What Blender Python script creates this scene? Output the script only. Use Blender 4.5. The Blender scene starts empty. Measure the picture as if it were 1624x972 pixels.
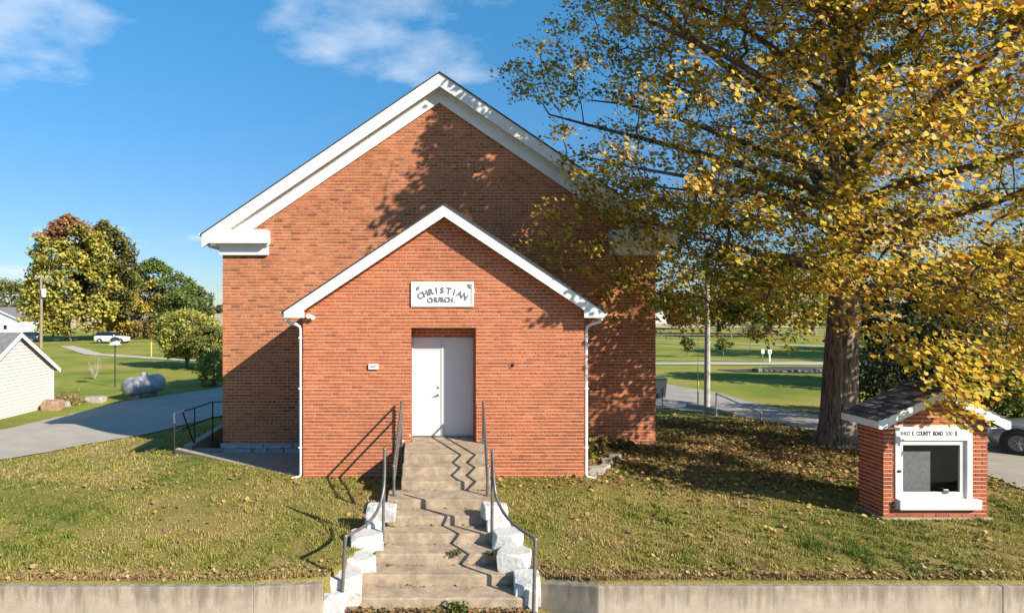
import bpy, bmesh, math, random
import numpy as np
from mathutils import Vector, Matrix

random.seed(7)
RNG = np.random.default_rng(11)
R = math.radians
scene = bpy.context.scene
COL = scene.collection

# ------------------------------------------------------------------ camera
F_PX, CX, CY, CAMZ = 1000.0, 665.0, 488.0, 4.03
cam_d = bpy.data.cameras.new('camera')
cam_d.sensor_width = 36.0
cam_d.lens = 36.0 * F_PX / 1624.0
cam_d.shift_x = (812 - CX) / 1624.0
cam_d.shift_y = (CY - 486) / 1624.0
cam_d.clip_start = 0.1
cam_d.clip_end = 12000
cam = bpy.data.objects.new('camera', cam_d)
COL.objects.link(cam)
cam.location = (0, 0, CAMZ)
cam.rotation_euler = (R(90), 0, 0)
scene.camera = cam

# ------------------------------------------------------------------ sky and sun
TO_SUN = Vector((1.0, -0.85, 0.75)).normalized()
SUN_EL = math.asin(TO_SUN.z)
world = bpy.data.worlds.new('World')
scene.world = world
world.use_nodes = True
wn, wl = world.node_tree.nodes, world.node_tree.links
wn.clear()
w_out = wn.new('ShaderNodeOutputWorld')
w_bg = wn.new('ShaderNodeBackground')
sky = wn.new('ShaderNodeTexSky')
sky.sky_type = 'NISHITA'
sky.sun_disc = False
sky.sun_elevation = SUN_EL
sky.sun_rotation = math.atan2(TO_SUN.x, TO_SUN.y)
sky.air_density = 1.0
sky.dust_density = 0.0
sky.ozone_density = 2.0
hsv = wn.new('ShaderNodeHueSaturation')
hsv.inputs['Saturation'].default_value = 1.06
hsv.inputs['Value'].default_value = 1.0
wbal = wn.new('ShaderNodeMix'); wbal.data_type = 'RGBA'; wbal.blend_type = 'MULTIPLY'; wbal.inputs['Factor'].default_value = 1
wbal.inputs['B'].default_value = (0.86, 1.10, 1.24, 1)
wl.new(sky.outputs[0], wbal.inputs['A']); wl.new(wbal.outputs['Result'], hsv.inputs['Color'])
tc = wn.new('ShaderNodeTexCoord')
sep = wn.new('ShaderNodeSeparateXYZ')
wl.new(tc.outputs['Generated'], sep.inputs[0])
def wmath(op, a, b=None, clamp=False):
    n = wn.new('ShaderNodeMath'); n.operation = op; n.use_clamp = clamp
    for i, v in enumerate((a, b)):
        if v is None: continue
        if isinstance(v, (int, float)): n.inputs[i].default_value = v
        else: wl.new(v, n.inputs[i])
    return n.outputs[0]
zc = wmath('ADD', wmath('MAXIMUM', sep.outputs['Z'], 0.0), 0.12)
comb = wn.new('ShaderNodeCombineXYZ')
wl.new(wmath('DIVIDE', sep.outputs['X'], zc), comb.inputs[0])
wl.new(wmath('DIVIDE', sep.outputs['Y'], zc), comb.inputs[1])
wmap = wn.new('ShaderNodeMapping')
wmap.inputs['Location'].default_value = (4.05, 5.85, 1.7)
wl.new(comb.outputs[0], wmap.inputs[0])
n1 = wn.new('ShaderNodeTexNoise'); n1.inputs['Scale'].default_value = 0.8; n1.inputs['Detail'].default_value = 9; n1.inputs['Roughness'].default_value = 0.56
wl.new(wmap.outputs[0], n1.inputs['Vector'])
cr = wn.new('ShaderNodeValToRGB')
cr.color_ramp.elements[0].position = 0.585; cr.color_ramp.elements[0].color = (0, 0, 0, 1)
cr.color_ramp.elements[1].position = 0.70; cr.color_ramp.elements[1].color = (0.88, 0.88, 0.88, 1)
wl.new(n1.outputs['Fac'], cr.inputs[0])
wmix = wn.new('ShaderNodeMix'); wmix.data_type = 'RGBA'
wl.new(cr.outputs[0], wmix.inputs['Factor'])
# clear air: the horizon is only a little paler than the zenith, all the way round
wel = wn.new('ShaderNodeValToRGB')
wel.color_ramp.elements[0].position = 0.0; wel.color_ramp.elements[0].color = (0.55, 0.52, 0.62, 1)
wel.color_ramp.elements[1].position = 0.42; wel.color_ramp.elements[1].color = (0.68, 1.14, 1.16, 1)
el_ = wel.color_ramp.elements.new(0.16); el_.color = (0.68, 0.71, 0.80, 1)
wl.new(sep.outputs['Z'], wel.inputs[0])
wgr = wn.new('ShaderNodeMix'); wgr.data_type = 'RGBA'; wgr.blend_type = 'MULTIPLY'; wgr.inputs['Factor'].default_value = 1
wl.new(hsv.outputs[0], wgr.inputs['A']); wl.new(wel.outputs[0], wgr.inputs['B'])
wl.new(wgr.outputs['Result'], wmix.inputs['A'])
wmix.inputs['B'].default_value = (6.4, 7.2, 8.2, 1)
wl.new(wmix.outputs['Result'], w_bg.inputs['Color'])
w_bg.inputs['Strength'].default_value = 0.07
wl.new(w_bg.outputs[0], w_out.inputs['Surface'])

sun_d = bpy.data.lights.new('sun', 'SUN')
sun_d.energy = 4.9
sun_d.angle = R(0.5)
sun_d.color = (1.0, 0.92, 0.79)
sun = bpy.data.objects.new('sun', sun_d)
COL.objects.link(sun)
sun.location = (30, -25, 25)
sun.rotation_euler = TO_SUN.to_track_quat('Z', 'Y').to_euler()

scene.render.engine = 'CYCLES'
scene.view_settings.view_transform = 'Standard'
scene.view_settings.look = 'None'
scene.view_settings.exposure = 0.92
scene.view_settings.gamma = 1.0
scene.view_settings.use_curve_mapping = False

# ------------------------------------------------------------------ helpers
def P(px, py, D):
    """photo pixel + distance -> world point"""
    return Vector(((px - CX) / F_PX * D, D, CAMZ - (py - CY) / F_PX * D))

def ss(a, b, x):
    t = np.clip((np.asarray(x, float) - a) / (b - a), 0, 1)
    return t * t * (3 - 2 * t)

_K = RNG.normal(size=(14, 3)); _PH = RNG.uniform(0, 6.28, 14)
def vnoise(p, scale=1.0, seed=0):
    """smooth pseudo noise about -1..1 for an (N,3) array"""
    p = np.atleast_2d(np.asarray(p, float)) * scale
    s = np.zeros(len(p))
    for i in range(7):
        k = _K[(i + seed * 3) % 14] * (0.7 + 0.28 * i)
        s += np.sin(p @ k + _PH[(i * 5 + seed) % 14] + seed)
    return s / 3.6

# ---- materials
MATS = {}
def nodes_of(m): return m.node_tree.nodes, m.node_tree.links

def mat(name, color, rough=0.7, var=0.15, scale=3.0, bump=0.0, bscale=30.0, metal=0.0, dark=None,
        stretch=(1, 1, 1), spec=0.5, thr=(0.35, 0.7), attr=None, detail=6, coat=0.0):
    """principled with noise between color*(1-var) and color*(1+var), optional patches of 'dark', optional bump"""
    m = bpy.data.materials.new(name); m.use_nodes = True
    n, l = nodes_of(m); n.clear()
    out = n.new('ShaderNodeOutputMaterial'); b = n.new('ShaderNodeBsdfPrincipled')
    l.new(b.outputs[0], out.inputs[0])
    b.inputs['Roughness'].default_value = rough; b.inputs['Metallic'].default_value = metal
    b.inputs['Specular IOR Level'].default_value = spec
    if coat: b.inputs['Coat Weight'].default_value = coat
    t = n.new('ShaderNodeTexCoord'); mp = n.new('ShaderNodeMapping')
    mp.inputs['Scale'].default_value = stretch
    l.new(t.outputs['Object'], mp.inputs[0])
    nz = n.new('ShaderNodeTexNoise'); nz.inputs['Scale'].default_value = scale; nz.inputs['Detail'].default_value = detail
    l.new(mp.outputs[0], nz.inputs['Vector'])
    rp = n.new('ShaderNodeValToRGB')
    rp.color_ramp.elements[0].position = 0.3; rp.color_ramp.elements[1].position = 0.7
    lo, hi = 1 - var, 1 + var
    rp.color_ramp.elements[0].color = (lo, lo, lo, 1); rp.color_ramp.elements[1].color = (hi, hi, hi, 1)
    l.new(nz.outputs['Fac'], rp.inputs[0])
    mul = n.new('ShaderNodeMix'); mul.data_type = 'RGBA'; mul.blend_type = 'MULTIPLY'; mul.inputs['Factor'].default_value = 1
    l.new(rp.outputs[0], mul.inputs['A'])
    if attr:
        a = n.new('ShaderNodeAttribute'); a.attribute_name = attr
        l.new(a.outputs['Color'], mul.inputs['B'])
    else:
        mul.inputs['B'].default_value = (*color, 1)
    res = mul.outputs['Result']
    if dark is not None:
        n2 = n.new('ShaderNodeTexNoise'); n2.inputs['Scale'].default_value = scale * 0.37; n2.inputs['Detail'].default_value = 8
        n2.inputs['Roughness'].default_value = 0.65
        l.new(mp.outputs[0], n2.inputs['Vector'])
        r2 = n.new('ShaderNodeValToRGB')
        r2.color_ramp.elements[0].position = thr[0]; r2.color_ramp.elements[1].position = thr[1]
        r2.color_ramp.elements[0].color = (0, 0, 0, 1); r2.color_ramp.elements[1].color = (1, 1, 1, 1)
        l.new(n2.outputs['Fac'], r2.inputs[0])
        mx = n.new('ShaderNodeMix'); mx.data_type = 'RGBA'
        l.new(r2.outputs[0], mx.inputs['Factor']); l.new(res, mx.inputs['A']); mx.inputs['B'].default_value = (*dark, 1)
        res = mx.outputs['Result']
    l.new(res, b.inputs['Base Color'])
    if bump:
        nb = n.new('ShaderNodeTexNoise'); nb.inputs['Scale'].default_value = bscale; nb.inputs['Detail'].default_value = 5
        l.new(mp.outputs[0], nb.inputs['Vector'])
        bp = n.new('ShaderNodeBump'); bp.inputs['Strength'].default_value = bump; bp.inputs['Distance'].default_value = 0.02
        l.new(nb.outputs['Fac'], bp.inputs['Height']); l.new(bp.outputs[0], b.inputs['Normal'])
    MATS[name] = m
    return m

def leaf_mat(name, trans=0.35, rough=0.5):
    m = bpy.data.materials.new(name); m.use_nodes = True
    n, l = nodes_of(m); n.clear()
    out = n.new('ShaderNodeOutputMaterial'); b = n.new('ShaderNodeBsdfPrincipled'); t = n.new('ShaderNodeBsdfTranslucent')
    mx = n.new('ShaderNodeMixShader'); mx.inputs[0].default_value = trans
    a = n.new('ShaderNodeAttribute'); a.attribute_name = 'tint'
    b.inputs['Roughness'].default_value = rough; b.inputs['Specular IOR Level'].default_value = 0.35
    l.new(a.outputs['Color'], b.inputs['Base Color']); l.new(a.outputs['Color'], t.inputs['Color'])
    l.new(b.outputs[0], mx.inputs[1]); l.new(t.outputs[0], mx.inputs[2]); l.new(mx.outputs[0], out.inputs[0])
    MATS[name] = m
    return m

M_BRICK = mat('brick', None, 0.85, 0.16, 14, 0.35, 120, attr='tint', spec=0.25)
def stain(m, scale, lo, hi, stretch=(1, 1, 1)):
    n, l = nodes_of(m)
    b = [x for x in n if x.type == 'BSDF_PRINCIPLED'][0]
    src = b.inputs['Base Color'].links[0].from_socket
    ge = n.new('ShaderNodeNewGeometry'); mp = n.new('ShaderNodeMapping'); mp.inputs['Scale'].default_value = stretch
    l.new(ge.outputs['Position'], mp.inputs[0])
    z = n.new('ShaderNodeTexNoise'); z.inputs['Scale'].default_value = scale; z.inputs['Detail'].default_value = 7; z.inputs['Roughness'].default_value = 0.6
    l.new(mp.outputs[0], z.inputs['Vector'])
    r = n.new('ShaderNodeValToRGB'); r.color_ramp.elements[0].position = 0.3; r.color_ramp.elements[1].position = 0.68
    r.color_ramp.elements[0].color = (lo, lo * .98, lo * .96, 1); r.color_ramp.elements[1].color = (hi, hi, hi, 1)
    l.new(z.outputs['Fac'], r.inputs[0])
    mx = n.new('ShaderNodeMix'); mx.data_type = 'RGBA'; mx.blend_type = 'MULTIPLY'; mx.inputs['Factor'].default_value = 1
    l.new(src, mx.inputs['A']); l.new(r.outputs[0], mx.inputs['B']); l.new(mx.outputs['Result'], b.inputs['Base Color'])
stain(M_BRICK, 0.55, 0.74, 1.06, (1, 1, .7))
M_MORTAR = mat('mortar', (0.74, 0.44, 0.31), 0.9, 0.08, 6, 0.3, 200, spec=0.2)
M_MORTAR_OLD = mat('mortar_weathered', (0.70, 0.44, 0.30), 0.9, 0.1, 3, 0.3, 200, spec=0.2, dark=(0.44, 0.28, 0.19), thr=(0.5, 0.8))
M_WHITE = mat('white_paint', (0.74, 0.73, 0.70), 0.55, 0.05, 4, 0.08, 20, dark=(0.56, 0.54, 0.5), thr=(0.52, 0.85))
M_DOOR = mat('door_paint', (0.60, 0.60, 0.60), 0.35, 0.02, 2)
M_METAL_W = mat('white_metal', (0.78, 0.77, 0.74), 0.4, 0.05, 5)
M_SHINGLE = mat('shingle', (0.055, 0.052, 0.052), 0.95, 0.3, 25, 0.6, 160)
M_CONC = mat('concrete', (0.36, 0.295, 0.22), 0.9, 0.16, 5, 0.35, 60, dark=(0.26, 0.2, 0.15), thr=(0.46, 0.75))
M_STEP = mat('step_concrete', (0.37, 0.285, 0.20), 0.9, 0.2, 9, 0.6, 60, dark=(0.20, 0.145, 0.095), thr=(0.44, 0.72))
M_STONEW = mat('whitewashed_stone', (0.50, 0.49, 0.47), 0.85, 0.10, 8, 0.9, 14, dark=(0.24, 0.215, 0.18), thr=(0.53, 0.70))
M_LIME = mat('foundation_stone', (0.36, 0.36, 0.35), 0.9, 0.2, 8, 0.5, 30)
M_ASPHALT = mat('asphalt', (0.36, 0.32, 0.26), 0.92, 0.10, 1.6, 0.08, 40, dark=(0.31, 0.27, 0.22), thr=(0.44, 0.7))
M_ASPHALT_L = mat('worn_asphalt', (0.27, 0.25, 0.22), 0.92, 0.1, 1.6, 0.08, 40, dark=(0.36, 0.33, 0.28), thr=(0.45, 0.7))
M_PATH = mat('gravel_path', (0.42, 0.38, 0.31), 0.95, 0.1, 2)
M_BLACK = mat('black_iron', (0.022, 0.022, 0.024), 0.5, 0.2, 10)
M_PIPE = mat('galvanised_pipe', (0.17, 0.155, 0.145), 0.45, 0.25, 12, metal=0.45)
M_PIPE_L = mat('light_pipe', (0.42, 0.43, 0.44), 0.4, 0.1, 12, metal=0.5)
M_CHROME = mat('steel', (0.3, 0.29, 0.27), 0.35, 0.1, 5, metal=0.9)
M_POLE = mat('pole_wood', (0.40, 0.36, 0.31), 0.9, 0.15, 6, 0.5, 40, stretch=(1, 1, 0.06))
M_POLE_D = mat('dark_pole_wood', (0.24, 0.19, 0.14), 0.9, 0.2, 6, 0.5, 40, stretch=(1, 1, 0.06))
M_BARK = mat('bark', (0.215, 0.172, 0.13), 0.95, 0.35, 44, 1.0, 30, stretch=(1, 1, 0.13), dark=(0.055, 0.042, 0.032), thr=(0.47, 0.60))
M_LIMB = mat('limb_bark', (0.15, 0.12, 0.095), 0.95, 0.3, 12, 0.8, 30, dark=(0.06, 0.048, 0.038), thr=(0.45, 0.6))
M_TWIG = mat('twig_bark', (0.105, 0.085, 0.065), 0.95, 0.25, 10)
M_LEAF = leaf_mat('maple_leaf', 0.5)
M_FOL = leaf_mat('foliage', 0.22, 0.6)
M_GRASSB = leaf_mat('grass_blade', 0.25, 0.6)
M_LITTER = leaf_mat('fallen_leaf', 0.05, 0.8)
M_SIDING = mat('vinyl_siding', (0.53, 0.495, 0.45), 0.5, 0.03, 2)
M_SIDING_W = mat('white_siding', (0.78, 0.78, 0.77), 0.5, 0.03, 2)
M_ROOFG = mat('grey_roof', (0.16, 0.155, 0.155), 0.95, 0.2, 6)
M_TANK = mat('tank_paint', (0.33, 0.33, 0.33), 0.55, 0.2, 3, metal=0.1, dark=(0.17, 0.155, 0.14), thr=(0.52, 0.7))
M_TYRE = mat('tyre', (0.02, 0.02, 0.02), 0.8, 0.1, 5)
M_GLASSD = mat('car_glass', (0.015, 0.018, 0.022), 0.08, 0.05, 2, spec=0.8)
M_SILVER = mat('silver_paint', (0.42, 0.44, 0.47), 0.28, 0.02, 2, metal=0.6, coat=0.6)
M_CARW = mat('white_car_paint', (0.75, 0.75, 0.75), 0.25, 0.02, 2, coat=0.5)
M_CARB = mat('navy_car_paint', (0.02, 0.035, 0.07), 0.25, 0.02, 2, coat=0.6)
M_LAMPG = mat('headlamp', (0.6, 0.6, 0.6), 0.1, 0.02, 2, spec=0.8)
M_YELLOW = mat('yellow_plastic', (0.68, 0.50, 0.09), 0.6, 0.05, 2)
M_ROCK = mat('field_rock', (0.33, 0.29, 0.24), 0.9, 0.25, 5, 0.6, 20)
M_SHADE_ROCK = mat('shade_tinted_rock', (0.11, 0.11, 0.105), 0.7, 0.3, 5, 0.6, 20)  # rock colour darkened to stand for shade at the creek
M_LOG = mat('rotten_log', (0.3, 0.19, 0.12), 0.95, 0.35, 6, 0.6, 20)
M_INK = mat('black_ink', (0.02, 0.02, 0.02), 0.7, 0.05, 2)
M_INKG = mat('grey_ink', (0.16, 0.16, 0.165), 0.7, 0.05, 2)
M_RELIEF = mat('carved_letter', (0.15, 0.155, 0.16), 0.85, 0.3, 30)
M_PLAQUE = mat('carved_stone', (0.80, 0.79, 0.76), 0.7, 0.04, 10, 0.2, 40)
M_BOARD = mat('notice_board', (0.20, 0.20, 0.195), 0.85, 0.2, 12)
M_INSIDE = mat('dark_interior', (0.02, 0.02, 0.02), 0.9, 0.1, 2)
M_BIN = mat('bin_plastic', (0.03, 0.04, 0.045), 0.5, 0.1, 2)
M_WATER = mat('creek_water', (0.05, 0.08, 0.12), 0.12, 0.05, 2, spec=0.8)
M_FIELD = mat('stubble', (0.42, 0.32, 0.2), 0.95, 0.14, 0.05, stretch=(0.3, 1, 1))
M_BANK_SHADE = mat('painted_bank_shade', (0.045, 0.042, 0.028), 0.95, 0.3, 6, 0.6, 20)  # shade of the creek bank put into a near-black soil colour

def glass_mat():
    m = bpy.data.materials.new('pane_glass'); m.use_nodes = True
    n, l = nodes_of(m); n.clear()
    o = n.new('ShaderNodeOutputMaterial'); tr = n.new('ShaderNodeBsdfTransparent'); g = n.new('ShaderNodeBsdfGlossy')
    g.inputs['Roughness'].default_value = 0.03; tr.inputs['Color'].default_value = (0.86, 0.88, 0.88, 1)
    lw = n.new('ShaderNodeLayerWeight'); lw.inputs['Blend'].default_value = 0.5
    pw = n.new('ShaderNodeMath'); pw.operation = 'POWER'; pw.inputs[1].default_value = 5; l.new(lw.outputs['Facing'], pw.inputs[0])
    fr = n.new('ShaderNodeMath'); fr.operation = 'MULTIPLY_ADD'; fr.inputs[1].default_value = 0.7; fr.inputs[2].default_value = 0.025; l.new(pw.outputs[0], fr.inputs[0])
    mx = n.new('ShaderNodeMixShader')
    l.new(fr.outputs[0], mx.inputs[0]); l.new(tr.outputs[0], mx.inputs[1]); l.new(g.outputs[0], mx.inputs[2]); l.new(mx.outputs[0], o.inputs[0])
    return m
M_GLASS = glass_mat()

def ground_mat():
    m = bpy.data.materials.new('turf'); m.use_nodes = True
    n, l = nodes_of(m); n.clear()
    o = n.new('ShaderNodeOutputMaterial'); b = n.new('ShaderNodeBsdfPrincipled'); b.inputs['Roughness'].default_value = 0.95
    b.inputs['Specular IOR Level'].default_value = 0.1
    l.new(b.outputs[0], o.inputs[0])
    t = n.new('ShaderNodeTexCoord')
    def noise(s, d, st=(1, 1, 1)):
        mp = n.new('ShaderNodeMapping'); mp.inputs['Scale'].default_value = st; l.new(t.outputs['Object'], mp.inputs[0])
        z = n.new('ShaderNodeTexNoise'); z.inputs['Scale'].default_value = s; z.inputs['Detail'].default_value = d
        z.inputs['Roughness'].default_value = 0.62
        l.new(mp.outputs[0], z.inputs['Vector']); return z.outputs['Fac']
    def ramp(fac, stops):
        r = n.new('ShaderNodeValToRGB'); e = r.color_ramp.elements
        while len(e) < len(stops): e.new(0.5)
        for k, (p, c) in enumerate(stops): e[k].position = p; e[k].color = (*c, 1)
        l.new(fac, r.inputs[0]); return r.outputs[0]
    near = ramp(noise(0.55, 9), [(0.3, (0.12, 0.14, 0.026)), (0.48, (0.20, 0.175, 0.045)), (0.62, (0.27, 0.205, 0.075)), (0.75, (0.33, 0.22, 0.11))])
    far = ramp(noise(0.16, 9), [(0.32, (0.12, 0.17, 0.025)), (0.5, (0.22, 0.24, 0.042)), (0.66, (0.34, 0.27, 0.08))])
    sp = n.new('ShaderNodeSeparateXYZ'); l.new(t.outputs['Object'], sp.inputs[0])
    mr = n.new('ShaderNodeMapRange'); mr.inputs['From Min'].default_value = 20; mr.inputs['From Max'].default_value = 30
    l.new(sp.outputs['Y'], mr.inputs['Value'])
    mx = n.new('ShaderNodeMix'); mx.data_type = 'RGBA'
    l.new(mr.outputs[0], mx.inputs['Factor']); l.new(near, mx.inputs['A']); l.new(far, mx.inputs['B'])
    fine = ramp(noise(22, 4), [(0.3, (0.62, 0.62, 0.62)), (0.7, (1.35, 1.35, 1.35))])
    ml = n.new('ShaderNodeMix'); ml.data_type = 'RGBA'; ml.blend_type = 'MULTIPLY'; ml.inputs['Factor'].default_value = 1
    l.new(mx.outputs['Result'], ml.inputs['A']); l.new(fine, ml.inputs['B'])
    l.new(ml.outputs['Result'], b.inputs['Base Color'])
    bp = n.new('ShaderNodeBump'); bp.inputs['Strength'].default_value = 0.7; bp.inputs['Distance'].default_value = 0.05
    l.new(noise(30, 4), bp.inputs['Height']); l.new(bp.outputs[0], b.inputs['Normal'])
    return m
M_TURF = ground_mat()

def wall_conc_mat():
    """old poured wall: pale with dark run-off streaks that start under the coping"""
    m = mat('retaining_concrete', (0.35, 0.295, 0.225), 0.92, 0.12, 7, 0.45, 70)
    n, l = nodes_of(m)
    b = [x for x in n if x.type == 'BSDF_PRINCIPLED'][0]
    src = b.inputs['Base Color'].links[0].from_socket
    t = n.new('ShaderNodeTexCoord')
    mp = n.new('ShaderNodeMapping'); mp.inputs['Scale'].default_value = (5, 5, 0.7); l.new(t.outputs['Object'], mp.inputs[0])
    z = n.new('ShaderNodeTexNoise'); z.inputs['Scale'].default_value = 1.4; z.inputs['Detail'].default_value = 9; z.inputs['Roughness'].default_value = 0.7
    l.new(mp.outputs[0], z.inputs['Vector'])
    sp = n.new('ShaderNodeSeparateXYZ'); l.new(t.outputs['Object'], sp.inputs[0])
    mr = n.new('ShaderNodeMapRange'); mr.inputs['From Min'].default_value = -0.62; mr.inputs['From Max'].default_value = -0.24
    mr.inputs['To Min'].default_value = -0.12; mr.inputs['To Max'].default_value = 0.1
    l.new(sp.outputs['Z'], mr.inputs['Value'])
    ad = n.new('ShaderNodeMath'); ad.operation = 'ADD'; l.new(z.outputs['Fac'], ad.inputs[0]); l.new(mr.outputs[0], ad.inputs[1])
    r = n.new('ShaderNodeValToRGB'); r.color_ramp.elements[0].position = 0.46; r.color_ramp.elements[1].position = 0.68
    r.color_ramp.elements[0].color = (0, 0, 0, 1); r.color_ramp.elements[1].color = (0.85, 0.85, 0.85, 1)
    l.new(ad.outputs[0], r.inputs[0])
    mx = n.new('ShaderNodeMix'); mx.data_type = 'RGBA'
    l.new(r.outputs[0], mx.inputs['Factor']); l.new(src, mx.inputs['A']); mx.inputs['B'].default_value = (0.17, 0.135, 0.10, 1)
    l.new(mx.outputs['Result'], b.inputs['Base Color'])
    return m
M_RETAIN = wall_conc_mat()

# ---- mesh making
class MB:
    def __init__(s): s.v = []; s.f = []; s.c = []
    def add(s, verts, faces, col=None):
        o = len(s.v); s.v.extend(tuple(p) for p in verts)
        for f in faces:
            s.f.append(tuple(i + o for i in f)); s.c.append(col)
        return s
    def box(s, x0, x1, y0, y1, z0, z1, col=None, skip=''):
        v = [(x0, y0, z0), (x1, y0, z0), (x1, y1, z0), (x0, y1, z0), (x0, y0, z1), (x1, y0, z1), (x1, y1, z1), (x0, y1, z1)]
        fs = {'b': (0, 3, 2, 1), 't': (4, 5, 6, 7), 'f': (0, 1, 5, 4), 'r': (1, 2, 6, 5), 'k': (2, 3, 7, 6), 'l': (3, 0, 4, 7)}
        return s.add(v, [f for k, f in fs.items() if k not in skip], col)
    def prism_y(s, pts, y0, y1, col=None):
        """polygon in (x,z), counter-clockwise seen from the front (-y), extruded along y"""
        n = len(pts)
        v = [(p[0], y0, p[1]) for p in pts] + [(p[0], y1, p[1]) for p in pts]
        f = [tuple(range(n)), tuple(range(2 * n - 1, n - 1, -1))]
        for i in range(n):
            j = (i + 1) % n
            f.append((j, i, i + n, j + n))
        return s.add(v, f, col)
    def prism_x(s, pts, x0, x1, col=None):
        n = len(pts)
        v = [(x0, p[0], p[1]) for p in pts] + [(x1, p[0], p[1]) for p in pts]
        f = [tuple(range(n - 1, -1, -1)), tuple(range(n, 2 * n))]
        for i in range(n):
            j = (i + 1) % n
            f.append((i, j, j + n, i + n))
        return s.add(v, f, col)
    def prism_z(s, pts, z0, z1, col=None):
        n = len(pts)
        zt = z1 if hasattr(z1, '__len__') else [z1] * n
        v = [(p[0], p[1], z0) for p in pts] + [(p[0], p[1], zt[i]) for i, p in enumerate(pts)]
        f = [tuple(range(n - 1, -1, -1)), tuple(range(n, 2 * n))]
        for i in range(n):
            j = (i + 1) % n
            f.append((i, j, j + n, i + n))
        return s.add(v, f, col)
    def tube(s, pts, rad, sides=8, col=None, cap=True):
        pts = [Vector(p) for p in pts]
        rs = rad if hasattr(rad, '__len__') else [rad] * len(pts)
        rings = []; up = None
        for i, p in enumerate(pts):
            d = (pts[min(i + 1, len(pts) - 1)] - pts[max(i - 1, 0)])
            d = d.normalized() if d.length > 1e-9 else Vector((0, 0, 1))
            if up is None:
                up = Vector((1, 0, 0)) if abs(d.x) < 0.8 else Vector((0, 1, 0))
            a = d.cross(up).normalized(); bb = d.cross(a); up = -bb if False else a.cross(d)
            rings.append([p + (a * math.cos(t) + bb * math.sin(t)) * rs[i] for t in (2 * math.pi * k / sides for k in range(sides))])
        v = [q for r in rings for q in r]; f = []
        for i in range(len(pts) - 1):
            for k in range(sides):
                k2 = (k + 1) % sides
                f.append((i * sides + k, i * sides + k2, (i + 1) * sides + k2, (i + 1) * sides + k))
        if cap:
            f.append(tuple(range(sides - 1, -1, -1))); o = (len(pts) - 1) * sides
            f.append(tuple(o + k for k in range(sides)))
        return s.add(v, f, col)
    def lathe(s, prof, centre=(0, 0, 0), sides=16, axis='z', col=None):
        """prof: (radius, height) list"""
        v = []; f = []
        for r, h in prof:
            for k in range(sides):
                t = 2 * math.pi * k / sides
                a, b_ = r * math.cos(t), r * math.sin(t)
                q = {'z': (a, b_, h), 'x': (h, a, b_), 'y': (b_, h, a)}[axis]
                v.append((q[0] + centre[0], q[1] + centre[1], q[2] + centre[2]))
        for i in range(len(prof) - 1):
            for k in range(sides):
                k2 = (k + 1) % sides
                f.append((i * sides + k, i * sides + k2, (i + 1) * sides + k2, (i + 1) * sides + k))
        f.append(tuple(range(sides - 1, -1, -1))); o = (len(prof) - 1) * sides
        f.append(tuple(o + k for k in range(sides)))
        return s.add(v, f, col)
    def mesh(s, name, m, smooth=False):
        me = bpy.data.meshes.new(name)
        me.from_pydata([tuple(p) for p in s.v], [], s.f)
        if any(c is not None for c in s.c):
            at = me.attributes.new('tint', 'FLOAT_COLOR', 'FACE')
            arr = np.ones((len(s.f), 4), np.float32)
            for i, c in enumerate(s.c):
                if c is not None: arr[i, :3] = c
            at.data.foreach_set('color', arr.ravel())
        if smooth:
            me.polygons.foreach_set('use_smooth', np.ones(len(me.polygons), bool))
            if isinstance(smooth, float):
                me.set_sharp_from_angle(angle=R(smooth))
        me.materials.append(m)
        return me
    def build(s, name, m, parent=None, smooth=False, bevel=0.0):
        return link(name, s.mesh(name, m, smooth), parent, bevel)

def link(name, me, parent=None, bevel=0.0):
    o = bpy.data.objects.new(name, me); COL.objects.link(o)
    if parent is not None:
        o.parent = parent
        if parent.type == 'EMPTY' and parent.parent is None:
            o.matrix_parent_inverse = Matrix.Translation(parent.location).inverted()
    if bevel:
        md = o.modifiers.new('bevel', 'BEVEL'); md.width = bevel; md.segments = 2; md.limit_method = 'ANGLE'
    return o

def tag(o, label, cat, group=None):
    o['label'] = label; o['category'] = cat
    if group: o['group'] = group
    return o

def thing(name, label, cat, loc, group=None):
    o = bpy.data.objects.new(name, None); COL.objects.link(o)
    o.empty_display_size = 0.2; o.location = loc
    return tag(o, label, cat, group)

def structure(o): o['kind'] = 'structure'; return o
def stuff(o): o['kind'] = 'stuff'; return o

def quads_mesh(name, V, F, tint, m):
    """V (n,3), F (k,4) arrays, tint (k,3)"""
    me = bpy.data.meshes.new(name)
    nv, nf, c = len(V), len(F), F.shape[1]
    me.vertices.add(nv); me.vertices.foreach_set('co', np.asarray(V, np.float32).ravel())
    me.loops.add(nf * c); me.loops.foreach_set('vertex_index', np.asarray(F, np.int32).ravel())
    me.polygons.add(nf)
    me.polygons.foreach_set('loop_start', np.arange(0, nf * c, c, dtype=np.int32))
    me.polygons.foreach_set('loop_total', np.full(nf, c, np.int32))
    me.update(calc_edges=True)
    at = me.attributes.new('tint', 'FLOAT_COLOR', 'FACE')
    a = np.ones((nf, 4), np.float32); a[:, :3] = tint
    at.data.foreach_set('color', a.ravel())
    me.materials.append(m)
    return me

def unit(a): return a / np.maximum(np.linalg.norm(a, axis=1, keepdims=True), 1e-9)

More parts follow.
